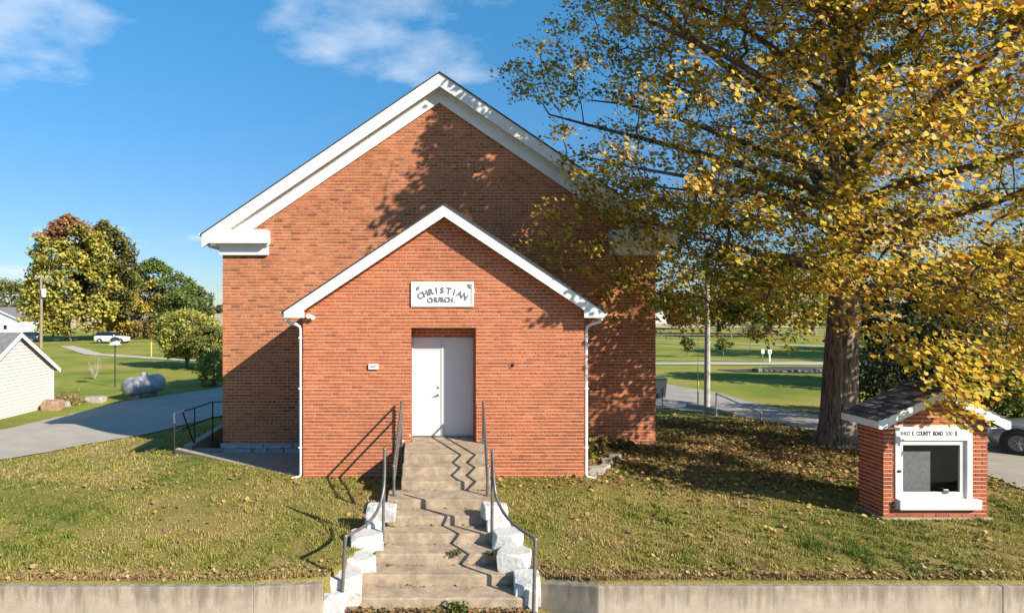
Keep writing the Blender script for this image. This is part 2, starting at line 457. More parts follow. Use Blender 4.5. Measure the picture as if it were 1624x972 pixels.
def leaf_mesh(name, C, size, tint, m, rng, upbias=0.5, flat=False, lean=0.0):
    """C (n,3) leaf bases; folded two-quad leaves"""
    n = len(C)
    nor = rng.normal(size=(n, 3)); nor[:, 2] = np.abs(nor[:, 2]) * (1 + upbias) if not flat else np.abs(nor[:, 2]) * 0.6 + 2.0
    nor = unit(nor)
    if lean: nor = unit(nor + np.array(TO_SUN) * lean)
    d = rng.normal(size=(n, 3)); d[:, 2] -= 0.35 if not flat else 0
    d = unit(d - (d * nor).sum(1, keepdims=True) * nor)
    sd = np.cross(nor, d)
    s = (size * rng.uniform(0.6, 1.4, n))[:, None]
    T = [(0, 0, 0), (-.46, .22, .10), (-.40, .70, .13), (0, 1.0, 0), (.40, .70, .13), (.46, .22, .10)]
    V = np.stack([C + s * (sd * a + d * b + nor * c) for a, b, c in T], 1).reshape(-1, 3)
    o = (np.arange(n) * 6)[:, None]
    F = np.concatenate([o + np.array([[0, 3, 2, 1]]), o + np.array([[0, 5, 4, 3]])], 1).reshape(-1, 4)
    return quads_mesh(name, V, F, np.repeat(tint, 2, axis=0), m)

def rock_mesh(name, sx, sy, sz, m, seed, cuts=3, amp=0.16, square=0.55):
    """rough block: rounded cube with chipped faces, base at z=0"""
    bm = bmesh.new(); bmesh.ops.create_cube(bm, size=2)
    bmesh.ops.subdivide_edges(bm, edges=bm.edges[:], cuts=cuts, use_grid_fill=True)
    co = np.array([v.co[:] for v in bm.verts])
    sph = unit(co) * 1.2
    q = co * square + sph * (1 - square)
    q += (vnoise(co * 1.7 + seed * 3.1, 1.0, seed % 5) * amp)[:, None] * unit(co)
    q += np.random.default_rng(seed).normal(scale=amp * 0.12, size=q.shape)
    for v, c in zip(bm.verts, q): v.co = (c[0] * sx / 2, c[1] * sy / 2, c[2] * sz / 2 + sz / 2)
    me = bpy.data.meshes.new(name); bm.to_mesh(me); bm.free(); me.materials.append(m)
    return me

def chopped_mesh(name, sx, sy, sz, m, seed, cuts=11, bev=.012):
    """quarried block: box with random flat spalls knocked off, base at z=0"""
    rg = random.Random(seed)
    bm = bmesh.new(); bmesh.ops.create_cube(bm, size=1)
    for v in bm.verts:
        v.co.x += rg.uniform(-.05, .05); v.co.y += rg.uniform(-.05, .05); v.co.z += rg.uniform(-.06, .06)
    for _ in range(cuts):
        nr = Vector((rg.choice((-1, 1)) * rg.uniform(.15, 1), rg.choice((-1, 1)) * rg.uniform(.15, 1), rg.choice((-1, 1, 1)) * rg.uniform(.1, 1))).normalized()
        sup = max(nr.dot(v.co) for v in bm.verts)
        ge_ = bm.verts[:] + bm.edges[:] + bm.faces[:]
        bmesh.ops.bisect_plane(bm, geom=ge_, plane_co=nr * (sup - rg.uniform(.03, .12)), plane_no=nr, clear_outer=True)
        bmesh.ops.holes_fill(bm, edges=[e_ for e_ in bm.edges if e_.is_boundary])
    for v in bm.verts: v.co = Vector((v.co.x * sx, v.co.y * sy, (v.co.z + .5) * sz))
    bmesh.ops.bevel(bm, geom=bm.edges[:], offset=bev, segments=1, affect='EDGES')
    bmesh.ops.recalc_face_normals(bm, faces=bm.faces[:])
    me = bpy.data.meshes.new(name); bm.to_mesh(me); bm.free(); me.materials.append(m)
    return me

def text_mesh(body, size, extrude, name, m, offset=0.0, sx=1.0):
    cu = bpy.data.curves.new(name, 'FONT'); cu.body = body; cu.size = size; cu.extrude = extrude; cu.offset = offset
    cu.align_x = 'CENTER'; cu.align_y = 'CENTER'; cu.resolution_u = 3
    o = bpy.data.objects.new('tmp_text', cu); COL.objects.link(o)
    bpy.context.view_layer.update()
    dg = bpy.context.evaluated_depsgraph_get()
    me = bpy.data.meshes.new_from_object(o.evaluated_get(dg))
    bpy.data.objects.remove(o); bpy.data.curves.remove(cu)
    me.transform(Matrix.Diagonal((sx, 1, 1, 1)))
    me.name = name; me.materials.clear(); me.materials.append(m)
    return me

def join_meshes(name, parts, m):
    bm = bmesh.new()
    for me, mx in parts:
        me2 = me.copy(); me2.transform(mx); bm.from_mesh(me2); bpy.data.meshes.remove(me2)
    out = bpy.data.meshes.new(name); bm.to_mesh(out); bm.free(); out.materials.append(m)
    return out

# ------------------------------------------------------------------ layout constants
YV, YM = 14.93, 18.62                   # vestibule front, main front
VX0, VX1, VC = -2.76, 3.91, 0.575
MX0, MX1, MC = -5.81, 6.98, 0.585
DX0, DX1 = -0.19, 1.335                 # door opening
YDOOR = YV + 0.64
SILL = 0.85
STEP_D = [13.65, 13.24, 12.8, 12.14, 11.7, 11.26, 10.77, 10.33, 9.87]
STEP_X = [(-0.34, 1.50), (-0.36, 1.48), (-0.37, 1.46), (-0.62, 1.40), (-0.63, 1.38), (-0.66, 1.33), (-0.76, 1.36), (-0.97, 1.54), (-1.2, 1.78)]
RISE = 0.17
WALK_Z = -0.69

def edge_l(y): return np.interp(y, [9.8, 11.3], [-1.25, -0.66])
def edge_r(y): return np.interp(y, [9.8, 11.3], [1.80, 1.32])
def wall_front(x):
    return np.interp(x, [-60, -2.5, -1.46, -1.45, 1.81, 1.82, 2.69, 60], [9.48, 9.48, 9.61, 9.61, 10.11, 10.11, 9.5, 9.5])

def gz(x, y, cut=True):
    x = np.asarray(x, float); y = np.asarray(y, float)
    z = -0.15 * np.clip((14.5 - y) / 4.8, 0, 1)
    zl = 0.66 * ss(-3.5, -12.5, x) * ss(12.5, 19, y)
    zb = 0.5 * ss(19, 30, y)
    z = z - np.sqrt(zl * zl + zb * zb)
    z = z - 0.25 * ss(38, 75, y) - 0.9 * ss(75, 170, y)
    z = z + 0.02 * np.sin(x * 0.9 + 1.3) * np.sin(y * 0.8) * ss(10, 13, y)
    z = z - 0.20 * np.exp(-((x - 1.9) / 0.55) ** 2 - ((y - 10.0) / 0.5) ** 2)
    # creek bed beyond the right-hand drive
    z = z - 0.12 * np.exp(-((y - 46.2 + 0.03 * (x - 27)) / 1.5) ** 2) * ss(21.5, 24.5, x) * (1 - ss(44, 50, x))
    if cut:
        inc = (y < 11.32) & (x > edge_l(y) - 0.12) & (x < edge_r(y) + 0.12)
        z = np.where(inc, -0.95, z)
        z = np.where(y < wall_front(x) + 0.1, -0.76, z)
        kl = 14.99 + (-2.87 - x) * .795
        z = np.where((x > -7.0) & (x < -2.6) & (y > kl + .14) & (y < 18.85), -.32, z)
        z = np.where((x > -6.8) & (x < -5.9) & (y > 18.8) & (y < 22.2), -1.7, z)
    return z
def g(x, y): return float(gz(x, y))

# ------------------------------------------------------------------ ground
def axis(*segs):
    out = []
    for a, b, st in segs: out.append(np.arange(a, b, st))
    return np.unique(np.round(np.concatenate(out), 4))
xs = np.concatenate([-np.geomspace(4000, 84, 18), axis((-80, -20, 2.5), (-20, -7.2, .4), (-7.2, 4, .1), (4, 24, .4), (24, 82, 2)), np.geomspace(84, 4000, 18)])
ys = np.concatenate([axis((-12, 8.8, 2), (8.8, 12, .08), (12, 14.8, .4), (14.8, 22.6, .1), (22.6, 44, .45), (44, 48.5, .3), (48.5, 100, 2), (100, 200, 6)), np.geomspace(205, 6000, 22)])
GX, GY = np.meshgrid(xs, ys)
GV = np.stack([GX.ravel(), GY.ravel(), gz(GX, GY).ravel()], 1)
nx, ny = len(xs), len(ys)
ii = (np.arange(ny - 1)[:, None] * nx + np.arange(nx - 1)[None, :]).ravel()
GF = np.stack([ii, ii + 1, ii + nx + 1, ii + nx], 1)
structure(link('ground', quads_mesh('ground', GV, GF, np.ones((len(GF), 3)), M_TURF)))

def strip(name, A, B, m, lift=0.03, n=60, k=8, jag=0.0, cut=False):
    """sheet between two polylines that follows the ground"""
    A = np.array(A, float); B = np.array(B, float)
    def resample(Q):
        d = np.r_[0, np.cumsum(np.linalg.norm(np.diff(Q, axis=0), axis=1))]
        t = np.linspace(0, d[-1], n)
        return np.stack([np.interp(t, d, Q[:, 0]), np.interp(t, d, Q[:, 1])], 1)
    a, b = resample(A), resample(B)
    if jag:
        a += RNG.normal(scale=jag, size=a.shape); b += RNG.normal(scale=jag, size=b.shape)
    s = np.linspace(0, 1, k)[None, :, None]
    Q = (a[:, None] * (1 - s) + b[:, None] * s).reshape(-1, 2)
    V = np.c_[Q, gz(Q[:, 0], Q[:, 1], cut) + lift]
    i = (np.arange(n - 1)[:, None] * k + np.arange(k - 1)[None, :]).ravel()
    F = np.stack([i, i + k, i + k + 1, i + 1], 1)
    nrm = np.cross(V[F[0, 1]] - V[F[0, 0]], V[F[0, 2]] - V[F[0, 0]])
    if nrm[2] < 0: F = F[:, ::-1]
    return structure(link(name, quads_mesh(name, V, F, np.ones((len(F), 3)), m)))

DRIVE_L_NEAR = [(-34, 14.5), (-20, 17.2), (-12.8, 19.3), (-11.4, 21.3), (-9.7, 22.6), (-8.3, 26.4), (-7.6, 31), (-6.8, 38), (-6.5, 50)]
DRIVE_L_FAR = [(-34, 20), (-22, 22), (-16.2, 24.1), (-15.9, 27.5), (-15.2, 32.6), (-13.6, 35.6), (-12, 38.2), (-11, 42), (-10.8, 50)]
strip('driveway', DRIVE_L_NEAR, DRIVE_L_FAR, M_ASPHALT, 0.035, 90, 14, 0.05)
DRIVE_R_NEAR = [(13.4, 8.5), (13.5, 14.1), (13.6, 15.2), (13.2, 18), (13.0, 20.8), (12.7, 24.0), (12.5, 25.4), (11.4, 27.2), (10.2, 28.6), (8.6, 31)]
DRIVE_R_FAR = [(19.5, 8.5), (19.4, 14), (18.8, 16.5), (17.9, 19.8), (16.6, 23), (15.9, 25.4), (15.9, 30), (15.8, 33.2), (14.6, 37.6), (12, 44)]
strip('side_driveway', DRIVE_R_NEAR, DRIVE_R_FAR, M_ASPHALT_L, 0.035, 90, 14, 0.05)
strip('far_path', [(-48, 84), (-36, 68), (-22.5, 59.3), (-8, 57)], [(-46, 84), (-35, 69.6), (-22, 60.6), (-8, 58.2)], M_PATH, 0.05, 40, 3)
strip('far_road', [(-5, 51.5), (18, 50.8), (34, 50.2), (70, 50)], [(-5, 53.6), (18, 52.8), (34, 53.2), (70, 53)], M_PATH, 0.05, 40, 3)
strip('field_track', [(16, 57), (24, 55.5), (30, 54.2)], [(16, 57.5), (24, 56), (30, 54.5)], M_PATH, 0.05, 20, 3)
strip('lane', [(34, 95), (44, 80), (58, 74), (110, 72)], [(34, 97), (45, 82), (58, 76), (110, 74)], M_PATH, 0.05, 40, 3)
strip('harvested_field', [(-900, 175), (900, 175)], [(-900, 640), (900, 640)], M_FIELD, 0.15, 30, 12)
structure(MB().box(-40, 40, 2, 9.55, -1.3, WALK_Z).build('pavement', M_CONC))

# ------------------------------------------------------------------ retaining walls
def retaining(name, path, thick, ztop, label, joints):
    """path front line left to right; coping part slightly proud"""
    root = thing(name, label, 'wall', (path[0][0], path[0][1], -1))
    n = len(path)
    nrm = []
    for i in range(n):
        a = Vector(path[max(i - 1, 0)]); b = Vector(path[min(i + 1, n - 1)])
        d = (b - a).normalized(); nrm.append(Vector((-d.y, d.x)))
    back = [Vector(path[i]) + nrm[i] * thick for i in range(n)]
    for i in range(n - 1):
        segs = max(1, joints[i])
        for k in range(segs):
            t0, t1 = k / segs, (k + 1) / segs
            gap = 0.004
            A, B = Vector(path[i]), Vector(path[i + 1]); C, D = back[i], back[i + 1]
            L = (B - A).length
            t0g = t0 + (gap / L if k else 0); t1g = t1 - (gap / L if k < segs - 1 else 0)
            za = ztop[i] + (ztop[i + 1] - ztop[i]) * t0g; zb = ztop[i] + (ztop[i + 1] - ztop[i]) * t1g
            pts = [A.lerp(B, t0g), A.lerp(B, t1g), C.lerp(D, t1g), C.lerp(D, t0g)]
            MB().prism_z(pts, -1.2, [za, zb, zb, za]).build('wall_panel', M_RETAIN, root, bevel=0.012)
    return root
ZW = -0.165
retaining('retaining_wall', [(-22, 9.48), (-2.5, 9.48), (-1.47, 9.61)], 0.2, [ZW, ZW, ZW - 0.01],
          'long streaked concrete retaining wall running from the stair foot towards the shed side', [3, 1])
retaining('retaining_wall', [(1.83, 10.10), (2.69, 9.5), (21, 9.5)], 0.2, [-0.37, ZW, ZW],
          'streaked concrete retaining wall with an angled return below the brick notice board', [1, 3])

# ------------------------------------------------------------------ brickwork
def course_rows(x0, x1, z0, z1, pitch, course, head, off=0, joint=0.016, bed=0.021, rng=random):
    """yield (xa, xb, za, zb, full) for a panel; head = every n-th course of headers (0 none)"""
    nrow = int(math.ceil((z1 - z0) / course - 1e-6))
    for r in range(nrow):
        za = z0 + r * course; zb = za + course - bed
        if zb > z1: zb = z1 - 0.001
        if zb - za < 0.02: continue
        isH = head and ((r + off) % head == head - 1)
        p = pitch / 2 if isH else pitch
        st = x0 - (p / 2 if (r % 2) else 0) + (rng.uniform(-.008, .008) if x1 - x0 > 1 else 0)
        i = 0
        while True:
            a = st + i * p; b = a + p - joint
            i += 1
            if a >= x1: break
            ca, cb = max(a, x0), min(b, x1)
            if cb - ca < 0.03: continue
            yield ca, cb, za, zb, (not isH and ca == a and cb == b and abs(zb - za - course + bed) < 1e-6), r

def brick_tint(rng, old=False):
    t = rng.random()
    if old:
        base = [(0.43, 0.145, 0.06), (0.47, 0.175, 0.075), (0.33, 0.105, 0.045), (0.43, 0.18, 0.088), (0.19, 0.07, 0.038)]
        w = [0.34, 0.28, 0.2, 0.12, 0.06]
    else:
        base = [(0.39, 0.118, 0.048), (0.35, 0.10, 0.04), (0.45, 0.145, 0.062), (0.25, 0.08, 0.036)]
        w = [0.42, 0.28, 0.22, 0.08]
    c = rng.choices(base, w)[0]; m_ = base[0]; k = rng.uniform(0.92, 1.07); q_ = .75; c = tuple(q_ * a + (1 - q_) * b for a, b in zip(c, m_))
    return tuple(x * k for x in c)

church = thing('church', 'red brick country church with white gables and a projecting gabled entrance', 'church', (MC, YM, 0))
NAMED_MESH = {}
def brick_piece(L, H, d, col_i, rng, old=False, tag_=''):
    """shared single brick mesh, origin at the lower left front corner"""
    key = (round(L, 3), round(H, 3), col_i, tag_)
    if key not in NAMED_MESH:
        NAMED_MESH[key] = MB().box(0, L, 0, d, 0, H, brick_tint(rng, old)).mesh('brick', M_BRICK)
    return NAMED_MESH[key]

brng = random.Random(5)
def panel(mb, kind, plane, a0, a1, z0, z1, clip=None, pitch=.26, course=.0813, head=6, depth=.022, proud=.009, old=False, holes=(), singles=None, off=0):
    """lay bricks on a wall plane. kind 'y': faces -y at y=plane; 'x-'/'x+': faces -x/+x at x=plane"""
    for a, b, za, zb, full, r in course_rows(a0, a1, z0, z1, pitch, course, head, off, rng=brng):
        spans = [(a, b)]
        if clip:
            lo, hi = clip((za + zb) / 2)
            spans = [(max(a, lo), min(b, hi))]
        for (hx0, hx1, hz0, hz1) in holes:
            if zb > hz0 + 0.02 and za < hz1 - 0.02:
                new = []
                for s0, s1 in spans:
                    if s1 <= hx0 or s0 >= hx1: new.append((s0, s1))
                    else:
                        if s0 < hx0: new.append((s0, hx0 - .004))
                        if s1 > hx1: new.append((hx1 + .004, s1))
                spans = new
        for s0, s1 in spans:
            if s1 - s0 < 0.025: continue
            j = brng.uniform(-.0025, .0025)
            isfull = full and (s0, s1) == (a, b)
            if singles is not None and (isfull or singles[1]):
                singles[0].append((s0, s1, za, zb, j)); continue
            c = brick_tint(brng, old)
            if kind == 'y': mb.box(s0, s1, plane + j, plane + depth, za, zb, c, 'k')
            elif kind == 'x-': mb.box(plane + j, plane + depth, s0, s1, za, zb, c, 'r')
            else: mb.box(plane - depth, plane - j, s0, s1, za, zb, c, 'l')

# --- main block
SL = 0.679
def main_roof_z(x): return 10.8 - abs(x - MC) * SL
MZB = 0.045
eave_wall = main_roof_z(MX0) - 0.35
YB = 25.5
mw = MB()
e = 0.012
pts = [(MX0 + e, -0.6), (MX1 - e, -0.6), (MX1 - e, eave_wall), (MC, main_roof_z(MC) - .42), (MX0 + e, eave_wall)]
mw.prism_y(pts, YM + e, YB)
main_wall = mw.build('wall', M_MORTAR_OLD, church)
bw = MB()
clip_main = lambda z: (MX0, MX1) if z < eave_wall - .1 else (MC - (10.8 - .40 - z) / SL, MC + (10.8 - .40 - z) / SL)
panel(bw, 'y', YM, MX0, MX1, MZB, 10.35, clip_main, .255, .0905, 7, old=True)
panel(bw, 'x-', MX0, YM + .024, YB, MZB, eave_wall - .05, None, .255, .0905, 7, old=True)
panel(bw, 'x+', MX1, YM + .024, YB, MZB, eave_wall - .05, None, .255, .0905, 7, old=True)
stuff(bw.build('brickwork', M_BRICK, main_wall))
# foundation blocks
fnd = MB().box(MX0 - .01, MX1 + .01, YM - .02, YB, -0.9, MZB - .015).build('foundation', M_LIME, church)
x = MX0 - .03
while x < MX1:
    for z0, hgt in ((-0.24, .13), (-0.10, .125)):
        w = brng.uniform(.32, .55)
        o = link('foundation_stone', chopped_mesh('foundation_stone', w - .015, .14, hgt, M_LIME, brng.randint(0, 999), 5, .006), fnd)
        o.location = (x + w / 2 + (0.12 if z0 < -.2 else 0), YM - .03, z0)
    x += .44

# main roof slabs, rake boards, returns
def slope_board(y0, y1, x0, top_off, thick, mirror=False, xpk=MC, zpk=10.8, sl=SL):
    """board following a rake from eave x0 to the ridge, vertical offset below the roof line"""
    f = lambda x: zpk - abs(x - xpk) * sl - top_off
    return [(x0, f(x0) - thick), (xpk, f(xpk) - thick), (xpk, f(xpk)), (x0, f(x0))]
def mir(pts, c): return [(2 * c - p[0], p[1]) for p in reversed(pts)]
XT = -6.28
for sgn in (0, 1):
    fx = (lambda p: p) if not sgn else (lambda p: mir(p, MC))
    MB().prism_y(fx([(XT - .05, main_roof_z(XT - .05) + .004), (MC, 10.804), (MC, 10.84), (XT - .05, main_roof_z(XT - .05) + .04)]), 18.16, YB + .3).build('roof_slope', M_SHINGLE, church)
    rake = MB().prism_y(fx(slope_board(0, 0, XT, 0.0, .375)), 18.2, 18.28).build('rake_board', M_WHITE, church)
    MB().prism_y(fx(slope_board(0, 0, XT + .05, .30, .03)), 18.281, 18.60).build('soffit', M_WHITE, church)
    MB().prism_y(fx(slope_board(0, 0, -5.45, .335, .06)), 18.45, 18.53).build('bed_moulding', M_WHITE, church)
    fr = [(-5.05, main_roof_z(-5.05) - .74), (MC, 10.8 - .74), (MC, 10.8 - .335), (-5.66, main_roof_z(-5.66) - .335)]
    MB().prism_y(fx(fr), 18.535, 18.615).build('frieze', M_WHITE, church)
    # cornice return
    cr_ = MB().prism_y(fx([(-6.22, 5.90), (-4.40, 5.90), (-4.40, 6.28), (-5.52, 6.30), (-6.22, main_roof_z(-6.22) - .02)]), 18.22, 18.61).build('cornice_return', M_WHITE, church)
    MB().prism_y(fx([(-5.86, 5.58), (-4.44, 5.58), (-4.44, 5.89), (-5.86, 5.89)]), 18.50, 18.612).build('cornice_frieze', M_WHITE, cr_)
    MB().prism_y(fx([(-5.88, 5.84), (-4.42, 5.84), (-4.36, 5.897), (-6.0, 5.897)]), 18.42, 18.499).build('cornice_moulding', M_WHITE, cr_)
    sx = XT if not sgn else 2 * MC - XT
    d = -1 if not sgn else 1
    gt = MB().prism_y([(sx + d * .0, 6.06), (sx + d * .09, 6.09), (sx + d * .11, 6.18), (sx, 6.18)][::d and (1 if d > 0 else -1)], 18.25, YB)
    gt.build('gutter', M_METAL_W, church)
    ev = MX0 if not sgn else MX1
    MB().box(min(ev, sx + d * -.02), max(ev, sx + d * -.02), 18.7, YB, 5.82, 5.89).build('eave_soffit', M_WHITE, church)

# --- vestibule
SV = 0.668
ZPV = 6.41
def vr(x): return ZPV - abs(x - VC) * SV
vz_e = vr(VX0) - .2
VTOP = 2.98 + 0.62                      # top of door opening: from photo y=520
VTOP = CAMZ - (520 - CY) / F_PX * YV
vw = MB()
# mortar core built round the opening
def gable_core(x0, x1, zb):
    top = [(x1, vr(x1) - .2)]
    if x0 < VC < x1: top.append((VC, ZPV - .2))
    top.append((x0, vr(x0) - .2))
    return [(x0, zb), (x1, zb)] + top
vw.prism_y(gable_core(VX0 + e, DX0 - e, -.4), YV + e, YV + .3)
vw.prism_y(gable_core(DX1 + e, VX1 - e, -.4), YV + e, YV + .3)
vw.prism_y(gable_core(DX0 - e, DX1 + e, VTOP + e), YV + e, YV + .3)
vw.box(DX0 - .3, DX0 - e, YV + .3, YDOOR + .2, -.4, 4.0)
vw.box(DX1 + e, DX1 + .3, YV + .3, YDOOR + .2, -.4, 4.0)
vw.box(DX0 - e, DX1 + e, YDOOR - .05, YDOOR + .2, VTOP - .25, 4.0)
vw.box(VX0 + e, VX0 + .3, YV + .3, YM, -.4, vr(VX0) - .2)
vw.box(VX1 - .3, VX1 - e, YV + .3, YM, -.4, vr(VX1) - .2)
vest = vw.build('entrance_wall', M_MORTAR, church)
clip_v = lambda z: (VX0, VX1) if z < vz_e - .08 else (VC - (ZPV - .2 - z) / SV, VC + (ZPV - .2 - z) / SV)
ZV0 = CAMZ - (763 - CY) / F_PX * YV
PLQ = (P(652, 0, YV).x, P(751, 0, YV).x, P(0, 486.5, YV).z, P(0, 447, YV).z)
vb = MB(); sing = ([], False)
panel(vb, 'y', YV, VX0, VX1, ZV0 - .16, 6.2, clip_v, holes=[(DX0, DX1, -1, VTOP), PLQ], singles=sing, off=2)
panel(vb, 'x-', VX0, YV + .024, YM - .001, ZV0 - .16, vz_e, None)
panel(vb, 'x+', VX1, YV + .024, YM - .001, ZV0 - .16, vz_e, None)
panel(vb, 'x+', DX0, YV + .024, YDOOR - .06, SILL, VTOP + .05, None)   # jambs
panel(vb, 'x-', DX1, YV + .024, YDOOR - .06, SILL, VTOP + .05, None)
panel(vb, 'y', YDOOR - .062, DX0 + .003, DX1 - .003, VTOP - .25, VTOP + .05, None)
S = sing[0]
S.sort(key=lambda b: (b[0] ** 2 + (b[2] - CAMZ) ** 2))
for k, (a, b, za, zb, j) in enumerate(S):
    if k < 298 :
        o = link('brick', brick_piece(.244, .0603, .022, k % 9, brng), vest); o.location = (a, YV + j, za)
    else:
        vb.box(a, b, YV + j, YV + .022, za, zb, brick_tint(brng), 'k')
stuff(vb.build('brickwork', M_BRICK, vest))
# lintel soffit bricks
MB().box(DX0, DX1, YV + .03, YDOOR - .065, VTOP + .055, VTOP + .1).build('lintel', M_MORTAR, vest)

# entrance roof
XV = -3.13
for sgn in (0, 1):
    fx = (lambda p: p) if not sgn else (lambda p: mir(p, VC))
    MB().prism_y(fx([(XV - .06, vr(XV - .06) + .004), (VC, ZPV + .004), (VC, ZPV + .045), (XV - .06, vr(XV - .06) + .045)]), YV - .38, YM - .002).build('roof_slope', M_SHINGLE, church)
    MB().prism_y(fx([(XV, 3.80), (XV + .46, 3.80), (XV + .46, vr(XV + .46) - .27), (VC, ZPV - .27), (VC, ZPV), (XV, vr(XV))]), YV - .35, YV - .30).build('rake_board', M_WHITE, church)
    MB().prism_y(fx([(XV + .02, vr(XV + .02) - .22), (VC, ZPV - .22), (VC, ZPV - .19), (XV + .02, vr(XV + .02) - .19)]), YV - .299, YV - .0).build('soffit', M_WHITE, church)
    c0, c1 = (XV + .01, VX0 - .001) if not sgn else (VX1 + .001, 2 * VC - XV - .01)
    MB().box(c0, c1, YV - .299, YM - .01, 3.80, 3.85).build('eave_soffit', M_WHITE, church)
    MB().box(min(c0, c1) if not sgn else c1 - .02, min(c0, c1) + .02 if not sgn else c1, YV - .299, YM - .01, 3.851, 3.93).build('eave_fascia', M_WHITE, church)
    d = -1 if not sgn else 1
    gx = XV - .005 if not sgn else 2 * VC - XV + .005
    gp = [(gx, 3.83), (gx + d * .07, 3.84), (gx + d * .10, 3.93), (gx, 3.93)]
    if d < 0: gp = gp[::-1]
    MB().prism_y(gp, YV - .28, YM - .01).build('gutter', M_METAL_W, church)
    wx = VX0 - .06 if not sgn else VX1 + .06
    yy = YV + .06
    zg = -0.03
    path = [(gx + d * .045, yy, 3.84), (gx + d * .045, yy, 3.76), (gx + d * .0, yy, 3.69), (wx + d * .12, yy, 3.64), (wx + d * .02, yy, 3.58), (wx, yy, 3.5), (wx, yy, zg + .12), (wx + d * .02, yy - .03, zg + .05), (wx + d * .2, yy - .12, zg + .03)]
    dp = MB().tube(path, .037, 8).build('downspout', M_METAL_W, church, smooth=40.0)
    for zz in (0.7, 2.1, 3.3):
        MB().box(wx - .045, wx + .045, yy - .045, yy + .06, zz, zz + .03).build('strap', M_METAL_W, dp)

# --- name stone
pl = MB().box(PLQ[0], PLQ[1], YV - .012, YV + .1, PLQ[2], PLQ[3]).build('name_stone', M_PLAQUE, church, bevel=.006)
px0, px1, pz0, pz1 = PLQ
w_, h_ = px1 - px0, pz1 - pz0
fr = MB()
fr.box(px0, px1, YV - .035, YV - .0125, pz1 - .055, pz1); fr.box(px0, px1, YV - .035, YV - .0125, pz0, pz0 + .04)
fr.box(px0, px0 + .05, YV - .035, YV - .0125, pz0 + .0405, pz1 - .0555); fr.box(px1 - .05, px1, YV - .035, YV - .0125, pz0 + .0405, pz1 - .0555)
fr.build('raised_border', M_PLAQUE, pl, bevel=.004)
parts = []
RX = Matrix.Rotation(R(90), 4, 'X')
cx_ = (px0 + px1) / 2
word = 'CHRISTIAN'
arcR = 1.05
for i, ch in enumerate(word):
    t = (i - 4) * 0.128 + (0.02 if i > 4 else 0)
    me = text_mesh(ch, .205, .010, 'l', M_RELIEF, .0055, .92)
    X = cx_ + arcR * math.sin(t); Z = pz0 + .385 - arcR * (1 - math.cos(t))
    parts.append((me, Matrix.Translation((X, YV - .019, Z)) @ Matrix.Rotation(t, 4, 'Y') @ RX))
for i, ch in enumerate('CHURCH.'):
    t = (i - 3) * 0.098
    me = text_mesh(ch, .165, .010, 'l', M_RELIEF, .006, .9)
    X = cx_ + arcR * math.sin(t); Z = pz0 + .165 - .35 * (1 - math.cos(t))
    parts.append((me, Matrix.Translation((X, YV - .019, Z)) @ Matrix.Rotation(t * .4, 4, 'Y') @ RX))
for sx in (-1, 1):                       # small carved sprigs in the two upper corners
    sp = MB()
    for a in (-.9, -.3, .3, .9):
        c_, s_ = math.cos(a + .6 * sx), math.sin(a + .6 * sx)
        bx, bz = cx_ + sx * (w_ / 2 - .13), pz1 - .13
        sp.prism_y([(bx, bz), (bx + .05 * c_ - .018 * s_, bz + .05 * s_ + .018 * c_), (bx + .085 * c_, bz + .085 * s_), (bx + .05 * c_ + .018 * s_, bz + .05 * s_ - .018 * c_)][::-1], -.012, 0)
    me = sp.mesh('s', M_RELIEF)
    parts.append((me, Matrix.Translation((0, YV - .0125, 0))))
link('carved_lettering', join_meshes('carved_lettering', parts, M_RELIEF), pl)

# --- door set
zt = CAMZ - (534 - CY) / F_PX * YDOOR
YD = YDOOR
MB().box(DX0 + .003, DX1 - .003, YV + .31, YDOOR + .15, SILL - .3, SILL - .002).build('threshold_slab', M_STEP, church)
dr = MB().box(DX0 + .004, DX1 - .004, YD + .02, YD + .08, SILL, zt).build('door_surround', M_DOOR, church)
xm = P(702, 0, YD).x
zl = P(0, 555, YD).z
frm = MB()
frm.box(DX0 + .005, DX0 + .04, YD - .03, YD + .019, SILL + .001, zt - .002); frm.box(DX1 - .05, DX1 - .005, YD - .03, YD + .019, SILL + .001, zt - .002)
frm.box(DX0 + .0405, DX1 - .0505, YD - .03, YD + .019, zt - .045, zt - .002)
frm.box(xm - .035, xm + .02, YD - .03, YD + .019, SILL + .001, zt - .0455)
frm.box(DX0 + .0405, xm - .0355, YD - .02, YD + .019, zl, zl + .03)
frm.build('door_frame', M_DOOR, dr, bevel=.004)
leaf = MB().box(DX0 + .045, xm - .04, YD - .012, YD + .018, SILL + .03, zl - .006).build('door', M_DOOR, church, bevel=.004)
hx, hz = P(695, 0, YD).x, P(0, 626, YD).z
MB().lathe([(.03, -.012), (.032, -.02), (.018, -.028)], (hx, YD, P(0, 614, YD).z), 14, 'y').build('deadbolt', M_CHROME, leaf, smooth=40.0)
lv = MB().lathe([(.034, -.012), (.034, -.022), (.014, -.03), (.014, -.06)], (hx, YD, hz), 14, 'y')
lv.tube([(hx, YD - .055, hz), (hx - .05, YD - .06, hz - .012), (hx - .11, YD - .055, hz - .03)], [.013, .011, .009], 8)
lv.build('door_handle', M_CHROME, leaf, smooth=40.0)
sidep = MB().box(xm + .024, DX1 - .054, YD + .004, YD + .018, SILL + .03, zt - .05).build('fixed_panel', M_DOOR, church, bevel=.003)
MB().box(DX0 + .05, xm - .045, YD + .004, YD + .018, zl + .033, zt - .05).build('transom_panel', M_DOOR, church, bevel=.003)
MB().box(DX0 + .005, DX1 - .005, YD - .07, YD - .031, SILL - .001, SILL + .025).build('door_sill', M_CHROME, church)

